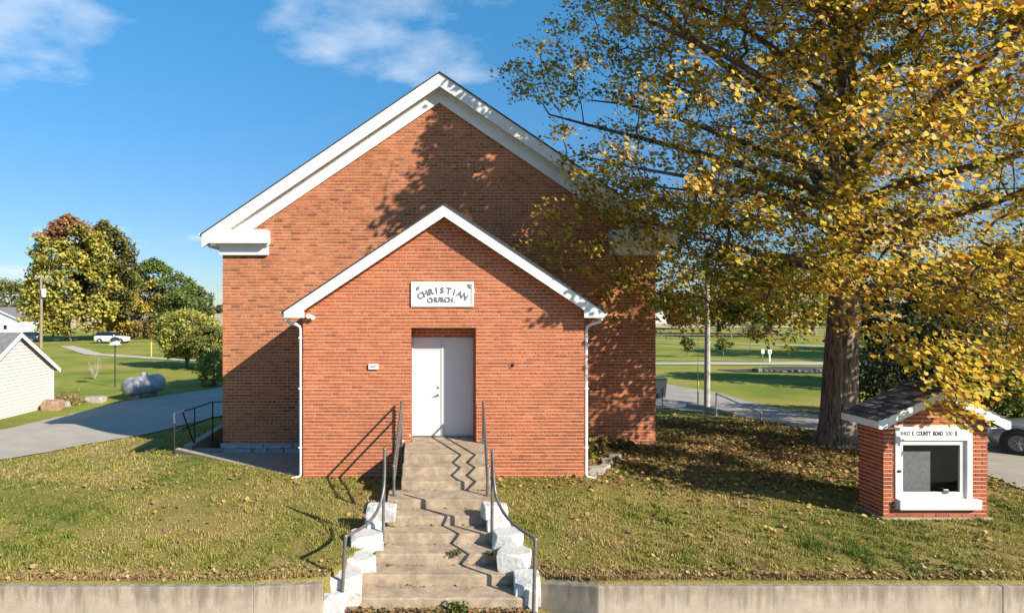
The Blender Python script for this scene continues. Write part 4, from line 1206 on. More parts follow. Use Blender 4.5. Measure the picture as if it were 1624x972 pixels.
# ------------------------------------------------------------------ the great maple
def big_maple():
    rng = np.random.default_rng(2024)
    TX, TY = 12.4, 18.6
    TZ = g(TX, TY)
    root = thing('maple_tree', 'large spreading yellow and green autumn maple shading the church front', 'tree', (TX, TY, TZ))
    # trunk rings with furrowed bark
    prof = [(-.25, .86), (0.0, .74), (.25, .64), (.6, .58), (1.2, .54), (2.2, .52), (3.4, .49), (4.6, .46), (5.6, .44), (6.6, .40), (7.8, .35), (8.8, .31), (10.2, .26), (12, .2), (14, .15), (16, .1), (18, .03)]
    zz = np.concatenate([np.linspace(-.25, 9, 64), np.linspace(9.3, 18, 22)])
    rr = np.interp(zz, [p[0] for p in prof], [p[1] for p in prof])
    rr = rr * .86
    cxs = TX + .10 * np.sin(zz * .35) + .035 * np.maximum(0, zz - 3)
    cys = TY + .07 * np.sin(zz * .5 + 1)
    SD = 72
    V = []; F = []
    for i in range(len(zz)):
        for k in range(SD):
            t = 2 * math.pi * k / SD
            fur = vnoise([[math.cos(t) * 14, math.sin(t) * 14, zz[i] * .9]], 1.0, 1)[0] * .05 + vnoise([[math.cos(t) * 3, math.sin(t) * 3, zz[i] * .3]], 1.0, 2)[0] * .05
            flare = .12 * max(0, 1 - (zz[i] + .25) / .9) * math.cos(5 * t + .6)
            r_ = rr[i] * (1 + fur + flare)
            V.append((cxs[i] + r_ * math.cos(t), cys[i] + r_ * math.sin(t), TZ + zz[i]))
    for i in range(len(zz) - 1):
        for k in range(SD):
            k2 = (k + 1) % SD
            F.append((i * SD + k, i * SD + k2, (i + 1) * SD + k2, (i + 1) * SD + k))
    MB().add(V, F).build('trunk', M_BARK, root, smooth=True)
    # limbs: start height, azimuth (deg, 0=+x, 90=away), end radius, end height, start radius
    limbs = [(5.3, 186, 7.6, 6.1, .21), (5.9, 200, 8.2, 8.2, .20), (6.9, 176, 8.6, 9.9, .23), (6.4, 225, 7.6, 7.4, .19), (7.6, 150, 7.5, 11.0, .2), (7.4, 214, 8.6, 11.2, .22),
             (8.2, 192, 8.0, 13.2, .22), (9.4, 170, 6.6, 14.8, .18), (6.3, 12, 7.8, 8.0, .22), (5.0, -20, 7.4, 5.6, .18), (7.0, -40, 8.2, 9.0, .21), (6.0, -75, 7.6, 7.0, .2),
             (5.4, -108, 6.8, 6.2, .17), (7.6, -95, 8.4, 11.0, .21), (8.4, -125, 8.2, 12.8, .2), (7.8, 30, 7.6, 11.6, .2), (7.0, 70, 7.6, 9.6, .2), (6.6, 110, 7.6, 9.2, .2),
             (9.6, -60, 7.0, 14.8, .18), (10.2, 60, 5.6, 15.4, .16), (10.8, -150, 6.0, 16.2, .16), (4.6, -52, 6.6, 4.4, .15), (4.9, 100, 6.4, 6.0, .16), (11.5, 10, 4.5, 17.0, .13), (11.8, 200, 4.2, 17.6, .12), (9.0, 235, 8.6, 12.4, .18)]
    nodes = []; radii = []
    for k in range(10):
        z_ = 4.5 + k * 1.45
        nodes.append((np.array([np.interp(z_, zz, cxs), np.interp(z_, zz, cys), TZ + z_]), k - 1 if k else None)); radii.append(float(np.interp(z_, zz, rr)))
    lb = MB()
    for (sz, az, er, ez, sr) in limbs:
        a = R(az); az2 = a + rng.uniform(-.12, .12)
        s0 = np.array([np.interp(sz, zz, cxs), np.interp(sz, zz, cys), TZ + sz])
        pts = []
        nn = 9
        for k in range(nn):
            f = k / (nn - 1)
            aa = a + (az2 - a) * f + .10 * math.sin(f * 5 + az)
            rad_ = er * f
            z_ = sz + (ez - sz) * (f ** .75) + .35 * math.sin(f * 4 + az * .7) * f
            pts.append(s0 * np.array([1, 1, 0]) + np.array([rad_ * math.cos(aa), rad_ * math.sin(aa), TZ + z_]))
        rads = [sr * .74 * (1.25 if k == 0 else 1) * (1 - .85 * (k / (nn - 1)) ** .8) for k in range(nn)]
        lb.tube(pts, rads, 9)
        p0 = int(np.clip(round((sz - 4.5) / 1.45), 0, 9))
        prev = p0
        for k in range(1, nn):
            nodes.append((pts[k], prev)); radii.append(rads[k]); prev = len(nodes) - 1
    lb.build('limb', M_LIMB, root, smooth=60.0)
    # leaf clusters
    C = []
    tries = 0
    rz = [3.0, 4.2, 5.5, 7.5, 10, 12.5, 15, 17.5, 19.5]
    rw = [6.5, 8.2, 8.9, 9.2, 9.3, 8.9, 7.4, 4.8, 1.0]
    while len(C) < 3250 and tries < 200000:
        tries += 1
        z_ = rng.uniform(2.3, 19.3); az = rng.uniform(-math.pi, math.pi)
        rm = np.interp(z_, rz, rw)
        f = rng.uniform(0, 1) ** .5
        if f < .2: continue
        r_ = rm * f * (1 + .1 * math.sin(az * 5 + z_))
        x_, y_ = TX + r_ * math.cos(az), TY + r_ * math.sin(az)
        # underside of the canopy: high over the lawn by the church, low by the notice board
        right = ss(-1.5, 4.0, (x_ - TX) * .8 + (TY - y_) * .55 - .8)
        zb = 4.7 - 2.1 * right + .5 * math.sin(az * 3)
        if x_ < TX - 5.5: zb -= .5
        if z_ < zb: continue
        if r_ < 2.2 and z_ < 6.2 - 1.0 * right: continue
        n_ = vnoise([[x_, y_, z_]], .62, 4)[0]
        above = z_ > 4.6 + .47 * y_            # over the picture: full crown, it shades the gable
        thr = -.42 if above else (-.3 if x_ < TX - 1 else -.7)
        if n_ < thr: continue
        # the low sun throws each spray left and back: the entrance front and the open lawn stay sunlit
        t_ = (YV - y_) / .85
        sx_, sz_ = x_ - t_, TZ + z_ - .75 * t_
        if t_ > 0 and -3.2 < sx_ < 3.9 and sz_ < min(vr(sx_), 6.0) - .2 and not (sx_ > 2.9 and sz_ > 3.2): continue
        t2_ = (YM - y_) / .85; wx_, wz_ = x_ - t2_, TZ + z_ - .75 * t2_
        if t2_ > 0 and 4.2 < wx_ < 7.1 and 0 < wz_ < 5.2 and rng.random() < .8: continue
        xg_, yg_ = x_ - z_ / .75, y_ + .85 * z_ / .75
        if 4 < xg_ < 13 and 15 < yg_ < 22 and rng.random() < .35: continue
        if -3 < xg_ < 9.5 and yg_ < 16.3 - .36 * (xg_ - 4): continue
        if x_ < 7.2 and y_ > YM - .8 and z_ < 10.8: continue          # church stands here
        if z_ > 16.5 and not above and rng.random() < .4: continue
        C.append((x_, y_, TZ + z_))
    n_grown = len(C)
    # low sprays hanging over the notice board
    for (px, py, D) in [(1500, 600, 11.6), (1520, 625, 11.5), (1535, 590, 11.8), (1512, 650, 11.55), (1530, 655, 11.5), (1548, 630, 11.7), (1470, 575, 11.9), (1560, 600, 12.2), (1600, 610, 12.5), (1575, 560, 12.2), (1545, 565, 11.9), (1440, 560, 12.4), (1500, 565, 11.9),
                        (1590, 575, 13), (1615, 560, 12.6), (1525, 610, 12.0), (1480, 540, 12.2), (880, 330, 16.4), (905, 360, 16.2), (935, 395, 16), (960, 340, 16.2), (985, 420, 16.3), (1010, 380, 16.4), (870, 380, 16.2), (1000, 450, 16.6), (1060, 440, 17), (1090, 470, 17.5), (930, 320, 16.8), (1150, 480, 18), (1240, 505, 17), (1215, 480, 17.2), (1270, 520, 17.6),
                        (1050, 470, 17.5), (1075, 500, 17.6), (1100, 510, 17.4), (1130, 500, 17.8), (1160, 515, 17.2), (1185, 500, 17.5), (1060, 515, 17.9), (1120, 475, 17.2), (1175, 460, 16.8), (1205, 530, 17.4), (1250, 535, 17.2), (1285, 500, 16.8), (1090, 440, 16.8),
                        (960, 285, 16.9), (985, 300, 17), (1010, 320, 16.8), (1035, 345, 17), (975, 320, 16.6), (1000, 345, 16.6), (1025, 300, 17.2), (1045, 390, 17), (940, 290, 16.9), (1020, 265, 17), (960, 380, 16.3), (920, 430, 16.2), (985, 455, 16.4), (1020, 430, 16.6), (870, 345, 16.2), (850, 385, 16.1), (895, 395, 16.1), (990, 330, 16.9), (1015, 345, 17), (1040, 330, 17.2), (1055, 360, 17.3), (1000, 365, 16.8), (1030, 370, 17), (965, 350, 16.6), (1060, 310, 17.4), (1050, 410, 17.2), (945, 330, 16.6), (1000, 290, 17),
                        (1320, 345, 15.5), (1350, 370, 15), (1380, 395, 15.2), (1330, 420, 15), (1365, 440, 14.6), (1395, 470, 14.4), (1340, 470, 15.4), (1310, 455, 15.6), (1375, 500, 14.8), (1410, 520, 14), (1350, 510, 15.6), (1305, 390, 15.8), (1400, 360, 15), (1335, 330, 14.8), (1390, 430, 15.4), (1420, 545, 13.8), (1375, 345, 14.6), (1300, 420, 15.2)]:
        q = P(px, py, D); C.append(tuple(q))
    C = np.array(C)
    PN, par, tips = skeleton([(p, q) for p, q in nodes], C, rng, pref=.5)
    tb = MB()
    branch_mesh(tb, PN, par, len(nodes), radii, r0=.0085, ex=.5, minr=.006)
    stuff(tb.build('twigs', M_TWIG, root))
    per = 66
    n_cl = len(C); ci = np.repeat(np.arange(n_cl), per); n = len(ci)
    rad_ = rng.uniform(.35, .8, n_cl)[ci][:, None]
    off = unit(rng.normal(size=(n, 3))) * rng.uniform(0, 1, (n, 1)) ** .6 * rad_ * np.array([1.1, 1.1, .62])
    L = C[ci] + off
    # keep leaves off the brickwork
    ok = ~((L[:, 0] < 7.4) & (L[:, 1] > YM - .5) & (L[:, 2] < 10.5))
    ok &= ~((L[:, 0] > 8.7) & (L[:, 0] < 11.3) & (L[:, 1] > 12.0) & (L[:, 1] < 13.2) & (L[:, 2] < 2.55))
    t_ = (ky0 - L[:, 1]) / .85; hx_ = L[:, 0] - t_; hz_ = L[:, 2] - .75 * t_
    ok &= ~((t_ > 0) & (hx_ > wx0 - .05) & (hx_ < wx1 - .25) & (hz_ > hd_z - .1) & (hz_ < wz1 + .05))
    ok &= ~((t_ > 0) & (hx_ > wx0 + .1) & (hx_ < wx1) & (hz_ > wz0) & (hz_ < hd_z) & (rng.random(n) < .8))
    t_ = (YV - L[:, 1]) / .85; hx_ = L[:, 0] - t_; hz_ = L[:, 2] - .75 * t_
    ok &= ~((t_ > 0) & (hx_ > -3) & (hx_ < 3.95) & (hz_ < 6.2) & ((hx_ < 2.3) | (hz_ < 3.6)) & (hz_ < ZPV - .3 - np.abs(hx_ - VC) * SV))
    t_ = (YM - L[:, 1]) / .85; hx_ = L[:, 0] - t_; hz_ = L[:, 2] - .75 * t_
    bound = np.interp(hz_, [3, 6.08, 6.8, 7.53, 8.83, 10.05, 11], [-1.9, -1.58, -1.2, -.47, .0, .47, 1.2]) + .28 * vnoise(np.c_[hx_ * 0, hz_, hz_ * 0], 2.2, 1) + .16 * vnoise(np.c_[hz_, hz_ * 0, hz_ * 0], 7.0, 3)
    ok &= ~((t_ > 0) & (hz_ > 3) & (hz_ < 11.2) & (hx_ < bound))
    t_ = (28.2 - L[:, 1]) / .85; hx_ = L[:, 0] - t_; hz_ = L[:, 2] - .75 * t_
    ok &= ~((t_ > 0) & (np.abs(hx_ - 12.9) < .45) & (hz_ < 5.5))
    above = L[:, 2] > 4.5 + .47 * L[:, 1]
    ok &= (rng.random(n) > np.where(L[:, 0] < TX - 2, .2, .12)) | above | (ci >= n_grown)
    ok0 = ok
    L = L[ok]; ci = ci[ok]; n = len(L)
    # colour: yellow sunward outside, green inside; sunlight painted into the church side
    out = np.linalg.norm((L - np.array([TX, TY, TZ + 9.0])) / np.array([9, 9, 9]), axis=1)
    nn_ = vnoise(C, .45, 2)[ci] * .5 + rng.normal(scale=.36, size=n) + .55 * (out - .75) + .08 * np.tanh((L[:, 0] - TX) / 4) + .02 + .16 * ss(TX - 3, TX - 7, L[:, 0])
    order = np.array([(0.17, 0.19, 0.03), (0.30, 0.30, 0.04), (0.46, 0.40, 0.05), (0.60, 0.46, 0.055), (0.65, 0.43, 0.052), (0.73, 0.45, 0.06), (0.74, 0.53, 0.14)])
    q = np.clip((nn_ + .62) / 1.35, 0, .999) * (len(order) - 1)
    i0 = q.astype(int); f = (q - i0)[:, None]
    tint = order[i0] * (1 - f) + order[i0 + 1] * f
    red = rng.random(n) < .10 + .06 * (vnoise(C, .8, 5)[ci] > .6)
    tint[red] = np.array([(0.40, 0.15, 0.035)]) * rng.uniform(.7, 1.2, (red.sum(), 1))
    tint *= rng.uniform(.8, 1.18, (n, 1))
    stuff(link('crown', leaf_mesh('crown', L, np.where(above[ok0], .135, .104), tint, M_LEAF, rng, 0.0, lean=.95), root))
big_maple()

# ------------------------------------------------------------------ lawn grass and leaf litter
def in_poly_strip(x, y, near, far):
    A = np.array(near); B = np.array(far)
    poly = np.vstack([A, B[::-1]])
    c = np.zeros(len(x), bool); j = len(poly) - 1
    for i in range(len(poly)):
        xi, yi = poly[i]; xj, yj = poly[j]
        hit = ((yi > y) != (yj > y)) & (x < (xj - xi) * (y - yi) / (yj - yi + 1e-12) + xi)
        c ^= hit; j = i
    return c
def lawn_mask(x, y, pad=.0):
    m = np.ones(len(x), bool)
    m &= ~((x > VX0 - .02) & (x < VX1 + .02) & (y > YV - .01))
    m &= ~((x > MX0 - .05) & (x < MX1 + .05) & (y > YM - .1))
    m &= ~in_poly_strip(x, y, DRIVE_L_NEAR, DRIVE_L_FAR) & ~in_poly_strip(x, y, DRIVE_R_NEAR, DRIVE_R_FAR)
    m &= ~((x > kx0 - .06) & (x < kx1 + .06) & (y > ky0 - .07) & (y < ky1 + .06))
    for i, (D, (xa, xb)) in enumerate(zip(STEP_D, STEP_X)):
        back = STEP_D[i - 1] if i else YV
        m &= ~((x > xa - .03) & (x < xb + .03) & (y >= D - .05) & (y < back))
    m &= ~((y < 11.4) & (x > edge_l(y) - .2) & (x < edge_r(y) + .2))
    m &= y > wall_front(x) + .19
    S_ = np.array(slab_pts)
    m &= ~in_poly_strip(x, y, [(-7.1, 18.2), (-2.8, 14.93)], [(-7.1, 22.6), (-2.8, 22.6)])
    m &= np.hypot(x - 12.4, y - 18.6) > .8
    return m

def grass():
    rng = np.random.default_rng(5)
    out = []
    for (xa, xb, ya, yb, dens) in ((-9.5, 16, 9.6, 12.6, 2300), (-12.5, 14, 12.6, 16.5, 1300), (-15, 16, 16.5, 23.5, 500)):
        n = int((xb - xa) * (yb - ya) * dens)
        p = np.c_[rng.uniform(xa, xb, n), rng.uniform(ya, yb, n)]
        patch = vnoise(np.c_[p, np.zeros(n)], 1.1, 3) + .6 * vnoise(np.c_[p, np.zeros(n)], 3.3, 1)
        p = p[rng.random(n) < np.clip(.68 + .42 * patch, .16, 1)]
        out.append(p[lawn_mask(p[:, 0], p[:, 1])])
    n = 30000
    fx_ = rng.uniform(-9.5, 14, n); fy_ = wall_front(fx_) + .2 + rng.exponential(.16, n)
    k_ = lawn_mask(fx_, fy_); out.append(np.c_[fx_, fy_][k_])
    p = np.vstack(out); n = len(p)
    z = gz(p[:, 0], p[:, 1])
    dist = p[:, 1]
    h = rng.uniform(.022, .060, n) * (1 + .25 * vnoise(np.c_[p, np.zeros(n)], 1.3, 2)) * np.interp(dist, [9, 23], [1, 1.25])
    w = rng.uniform(.006, .012, n) * np.interp(dist, [9, 23], [1.1, 2.2])
    a = rng.uniform(0, 6.28, n); ln = rng.uniform(.1, .75, n) * h; b = rng.uniform(0, 6.28, n)
    clump = vnoise(np.c_[p, np.zeros(n)], 5.5, 2) + .6 * vnoise(np.c_[p, np.zeros(n)], 11, 4)
    h *= np.clip(1 + .55 * clump, .45, 2.1)
    edge = np.exp(-np.maximum(0, YV - p[:, 1]) / .10) * ((p[:, 0] > VX0 - .1) & (p[:, 0] < VX1 + .1)) + np.exp(-np.maximum(0, p[:, 1] - wall_front(p[:, 0]) - .2) / .07)
    h *= 1 + .9 * edge * rng.uniform(0, 1, n)
    dx, dy = np.cos(a) * w, np.sin(a) * w
    base = np.c_[p, z - .01]
    V = np.empty((n, 3, 3))
    V[:, 0] = base - np.c_[dx, dy, np.zeros(n)]; V[:, 1] = base + np.c_[dx, dy, np.zeros(n)]
    V[:, 2] = base + np.c_[np.cos(b) * ln, np.sin(b) * ln, h]
    F = np.arange(n * 3).reshape(n, 3)
    P3 = np.c_[p, np.zeros(n)]
    dry = .7 * vnoise(P3, .55, 1) + .6 * vnoise(P3, 1.7, 4) - .25 * clump + rng.normal(scale=.55, size=n) + .28 + 1.0 * np.exp(-(p[:, 1] - wall_front(p[:, 0]) - .2) / .35) + .35 * ss(-3, -10, p[:, 0]) * ss(13, 17, p[:, 1])
    order = np.array([(0.085, 0.135, 0.018), (0.14, 0.185, 0.025), (0.23, 0.235, 0.04), (0.36, 0.31, 0.075), (0.46, 0.35, 0.13), (0.38, 0.25, 0.12)])
    q = np.clip((dry + 1.0) / 2.5, 0, .999) * (len(order) - 1); i0 = q.astype(int); f = (q - i0)[:, None]
    tint = (order[i0] * (1 - f) + order[i0 + 1] * f) * rng.uniform(.75, 1.2, (n, 1))
    o = stuff(link('lawn_grass', quads_mesh('lawn_grass', V.reshape(-1, 3), F, tint, M_GRASSB)))
    o['label'] = 'short patchy green and straw lawn grass around the church'; o['category'] = 'grass'
    # fallen leaves
    n = 21000
    x = np.concatenate([rng.normal(11, 5.5, n), rng.uniform(-9, 14, 1500)]); y = np.concatenate([rng.normal(17.5, 3.6, n), rng.uniform(9.7, 16, 1500)])
    m = lawn_mask(x, y) & (y < 30); x, y = x[m], y[m]
    keep = rng.random(len(x)) < np.where(y < 14, .28, 1.0); x, y = x[keep], y[keep]
    C = np.c_[x, y, gz(x, y) + rng.uniform(.02, .06, len(x))]
    tint = pal_pick([(0.26, 0.15, 0.06), (0.36, 0.22, 0.08), (0.17, 0.09, 0.045), (0.42, 0.29, 0.10), (0.34, 0.12, 0.045)], [4, 3, 4, 2, .6], len(x), rng)
    o = stuff(link('leaf_litter', leaf_mesh('leaf_litter', C, .075, tint, M_LITTER, rng, flat=True)))
    o['label'] = 'brown fallen leaves scattered over the lawn under the maple'; o['category'] = 'leaves'
    x = rng.uniform(-9, 13, 2600); y = wall_front(x) + .2 + rng.exponential(.12, 2600)
    m = lawn_mask(x, y); x, y = x[m], y[m]
    C = np.c_[x, y, gz(x, y) + rng.uniform(.01, .05, len(x))]
    tint = pal_pick([(0.26, 0.15, 0.06), (0.36, 0.22, 0.10), (0.20, 0.11, 0.055), (0.40, 0.27, 0.14)], [4, 3, 4, 2], len(x), rng)
    o = stuff(link('wall_leaf_drift', leaf_mesh('wall_leaf_drift', C, .05, tint, M_LITTER, rng, flat=True)))
    o['label'] = 'dry brown leaf drift along the top of the retaining walls'; o['category'] = 'leaves'
    # debris and weeds on the steps
    xs_, ys_, zs_ = [], [], []
    for i, (D, (xa, xb)) in enumerate(zip(STEP_D, STEP_X)):
        if i < 3: continue
        k = 26 if i < 7 else 60
        xx = rng.uniform(xa + .03, xb - .03, k); side = rng.random(k) < .6
        xx = np.where(side, np.where(rng.random(k) < .5, xa + rng.exponential(.07, k) + .03, xb - rng.exponential(.07, k) - .03), xx)
        xs_.append(xx); ys_.append(STEP_D[i - 1] - .03 - rng.exponential(.03, k)); zs_.append(np.full(k, SILL - RISE * i + .008))
    k = 520
    xs_.append(rng.uniform(-1.15, 1.75, k)); ys_.append(9.86 - rng.exponential(.06, k) - .02); zs_.append(np.full(k, WALK_Z + .01) + rng.uniform(0, .03, k))
    C = np.c_[np.concatenate(xs_), np.concatenate(ys_), np.concatenate(zs_)]
    tint = pal_pick([(0.26, 0.15, 0.06), (0.36, 0.22, 0.08), (0.17, 0.09, 0.045), (0.3, 0.1, 0.04), (0.2, 0.17, 0.04)], [4, 3, 4, 1, 2], len(C), rng)
    o = stuff(link('step_debris', leaf_mesh('step_debris', C, .05, tint, M_LITTER, rng, flat=True)))
    o['label'] = 'dry leaf debris gathered along the step corners'; o['category'] = 'debris'
grass()

GREEN_W = [(0.10, 0.14, 0.02), (0.16, 0.20, 0.03), (0.07, 0.10, 0.016)]
def weed(name, label, base, n, h, spread, seed, pal=GREEN_W, group=None, ls=.05):
    rng = np.random.default_rng(seed)
    root = thing(name, label, 'weed', base, group)
    b = np.array(base)
    sb = MB(); L = []
    for k in range(n):
        a = rng.uniform(0, 6.28); t = b + np.array([math.cos(a) * spread * rng.uniform(.2, 1), math.sin(a) * spread * .6 * rng.uniform(.2, 1), h * rng.uniform(.5, 1)])
        sb.tube([b + rng.normal(scale=.02, size=3) * [1, 1, 0], (b + t) / 2 + [0, 0, h * .1], t], [.006, .005, .002], 4)
        for s in range(7): L.append(b + (t - b) * rng.uniform(.25, 1) + rng.normal(scale=.025, size=3))
    sb.build('stem', M_TWIG, root)
    L = np.array(L); L[:, 2] = np.maximum(L[:, 2], base[2] + .01)
    stuff(link('leaf', leaf_mesh('leaf', L, ls, pal_pick(pal, [1] * len(pal), len(L), rng), M_FOL, rng), root))
weed('weed', 'green weed tuft growing in the middle of the stair foot', (.62, 9.80, WALK_Z), 26, .16, .22, 1)
weed('weed', 'small weed tuft on a lower step tread', (.63, 10.72, SILL - RISE * 6), 10, .07, .1, 2, ls=.035)
weed('weed', 'small weed tuft on the step beside the notice board side stones', (1.2, 10.72, SILL - RISE * 6), 9, .07, .08, 3, ls=.035)
# planting bed at the inner corner beside the entrance
bedx = [(4.25, 17.6, .5, 1), (4.7, 18.0, .42, 2), (4.35, 16.6, .45, 3), (5.3, 18.1, .32, 4), (5.9, 18.0, .25, 5), (4.9, 17.2, .35, 6)]
labs = ['yellow-green leafy weed clump against the downspout', 'tall leafy weed clump where the entrance meets the main wall', 'leafy weed clump behind the loose bed stones', 'low weed clump under the tree-shaded main wall', 'sparse low weed clump nearest the main wall corner', 'straggling weed clump in the middle of the bed']
for (x_, y_, h_, s_), lb_ in zip(bedx, labs):
    weed('bed_weed', lb_, (x_, y_, g(x_, y_)), 34, h_, .34, 20 + s_, [(0.13, 0.15, 0.025), (0.2, 0.2, 0.04), (0.26, 0.2, 0.07), (0.15, 0.09, 0.05)], 'weeds in the church corner bed', .1)
for k, (x_, y_, s_, lb_) in enumerate([(4.3, 15.35, .30, 'pinkish loose stone at the foot of the downspout'), (4.62, 15.75, .22, 'dark loose stone behind the pinkish one in the bed'), (4.85, 16.3, .26, 'loose stone midway along the bed edge'), (4.1, 15.1, .2, 'small loose stone under the downspout outlet'), (5.25, 16.9, .24, 'loose stone at the far end of the bed edge')]):
    o = link('loose_stone', chopped_mesh('loose_stone', s_ * 1.3, s_, s_ * .6, M_ROCK, 300 + k)); o.location = (x_, y_, g(x_, y_) - .02); o.rotation_euler = (0, 0, k * .7)
    tag(o, lb_, 'stone', 'loose stones in the corner bed')

# ------------------------------------------------------------------ left background
# shed
gs = -.86
shed = thing('garden_shed', 'cream vinyl-sided gabled shed beside the driveway', 'shed', (-18.6, 29, gs))
sy0, sy1, sxr = 24.6, 31.9, -18.0
pk = (26.9 + 0, )
ypk = 28.4
z_eave, z_pk = 1.02, 2.12
z_eave = CAMZ - (583 - CY) / F_PX * 31.2
sl_s = .5
def shed_top(y): return z_eave + (31.2 - max(abs(y - ypk) + ypk, 0)) * sl_s if True else 0
half = 31.2 - ypk
zpk_s = z_eave + half * .62
prof = [(ypk - half, gs - .3), (31.2, gs - .3), (31.2, z_eave), (ypk, zpk_s), (ypk - half, z_eave)]
sxr = P(85, 0, 31.2).x
MB().prism_x(prof, sxr - 6, sxr - .051).build('wall', M_SIDING, shed)
sid = MB()
nb = 24
for k in range(nb):
    za = gs + k * (zpk_s - gs) / nb; zb = za + (zpk_s - gs) / nb
    zm = (za + zb) / 2
    hw = half if zm < z_eave else half * (zpk_s - zm) / (zpk_s - z_eave)
    if hw < .1: continue
    ya, yb = ypk - hw, ypk + hw
    sid.add([(sxr, ya, za), (sxr, yb, za), (sxr - .03, yb, zb), (sxr - .03, ya, zb), (sxr - .05, ya, za), (sxr - .05, yb, za)], [(0, 1, 2, 3), (4, 5, 1, 0)])
stuff(sid.build('siding', M_SIDING, shed))
for s_ in (-1, 1):
    ye = ypk + s_ * (half + .25); ze = zpk_s - (half + .25) * .62
    q = [(ye, ze), (ypk, zpk_s), (ypk, zpk_s + .12), (ye, ze + .12)]
    MB().prism_x(q if s_ < 0 else q[::-1], sxr - 6.2, sxr + .18).build('roof_slope', M_ROOFG, shed)
    q = [(ye, ze - .1), (ypk, zpk_s - .1), (ypk, zpk_s + .10), (ye, ze + .10)]
    MB().prism_x(q if s_ < 0 else q[::-1], sxr + .181, sxr + .21).build('rake_board', M_WHITE, shed)
MB().box(sxr - .04, sxr + .012, 31.12, 31.215, gs, z_eave).build('corner_trim', M_WHITE, shed)

# firewood / stump and rock
def rocky(name, label, cat, px, py, D, sx, sy, sz, m, seed):
    p = P(px, py, D); o = link(name, chopped_mesh(name, sx, sy, sz, m, seed, 16, .02)); o.location = (p.x, D, g(p.x, D) - .05); tag(o, label, cat)
rocky('tree_stump', 'weathered brown stump beside the cream shed corner', 'stump', 84, 645, 30.0, .75, .7, .48, M_LOG, 50)
rocky('log', 'pale split log lying in the dead weeds by the stump', 'log', 100, 640, 31.0, .7, .35, .3, M_ROCK, 51)
rocky('field_stone', 'flat pale fieldstone in the grass before the propane tank', 'stone', 152, 634, 32.6, .9, .6, .34, M_ROCK, 52)
shrub('dead_weeds', 'reddish dead weeds behind the stump by the shed', (P(108, 0, 31.6).x, 31.6, g(-17.5, 31.6)), (1.5, .9, .5), 60, 12, .07, [(0.3, 0.17, 0.09), (0.36, 0.26, 0.12), (0.2, 0.2, 0.05)], [3, 2, 1], 61)
# propane tank
tp = P(226, 0, 34.0); tx, ty = tp.x, 34.2; tz = g(tx, ty)
tank = thing('propane_tank', 'grey weathered propane tank lying on short legs by the driveway', 'tank', (tx, ty, tz))
L2, r_ = 1.0, .5
prof = [(0.02, -L2 - .32)] + [(r_ * math.sin(a), -L2 - .34 * math.cos(a)) for a in np.linspace(.25, math.pi / 2, 7)] + [(r_ * math.sin(a), L2 + .34 * math.cos(a)) for a in np.linspace(math.pi / 2, .25, 7)] + [(0.02, L2 + .32)]
body = MB().lathe(prof, (0, 0, 0), 28, 'x')
ca, sa = math.cos(R(70)), math.sin(R(70))
rot = lambda v: (v[0] * ca - v[1] * sa + tx, v[0] * sa + v[1] * ca + ty, v[2] + tz + .68)
def rbuild(mb, name, m, parent, smooth=45.0):
    mb.v = [rot(v) for v in mb.v]; return mb.build(name, m, parent, smooth=smooth)
tb_ = rbuild(body, 'tank_body', M_TANK, tank)
rbuild(MB().lathe([(.16, .46), (.19, .5), (.19, .62), (.15, .68), (.02, .7)], (0, 0, 0), 16), 'valve_dome', M_TANK, tank)
for s_ in (-.75, .75):
    rbuild(MB().box(s_ - .06, s_ + .06, -.3, .3, -.72, -.35), 'leg', M_CONC, tank)
    rbuild(MB().lathe([(r_ + .002, -.03 + s_), (r_ + .012, -.028 + s_), (r_ + .012, .028 + s_), (r_ + .002, .03 + s_)], (0, 0, 0), 28, 'x'), 'band', M_TANK, tb_)
# martin house on a pole
bp_ = P(182.5, 610, 38.5); bz = g(bp_.x, 38.5)
bh = thing('bird_house', 'white bird house with dark roof on a tall thin pole', 'bird house', (bp_.x, 38.5, bz))
bt = P(0, 546, 38.5).z
MB().tube([(bp_.x, 38.5, bz), (bp_.x, 38.5, bt)], .035, 8).build('pole', M_BLACK, bh)
bb = MB().box(bp_.x - .2, bp_.x + .2, 38.3, 38.7, bt, bt + .26); bb.box(bp_.x - .27, bp_.x + .27, 38.24, 38.76, bt - .02, bt - .001)
bb.build('box', M_WHITE, bh)
rf = MB()
for dx_ in (0,):
    rf.lathe([(.34, bt + .261), (.33, bt + .29), (.2, bt + .40), (.03, bt + .47)], (bp_.x, 38.5, 0), 8)
rf.build('roof', M_BLACK, bh)
for dx_ in (-.1, .1):
    MB().lathe([(.035, -.203), (.035, -.206)], (bp_.x + dx_, 38.5, bt + .14), 10, 'y').build('entrance_hole', M_BLACK, bh)

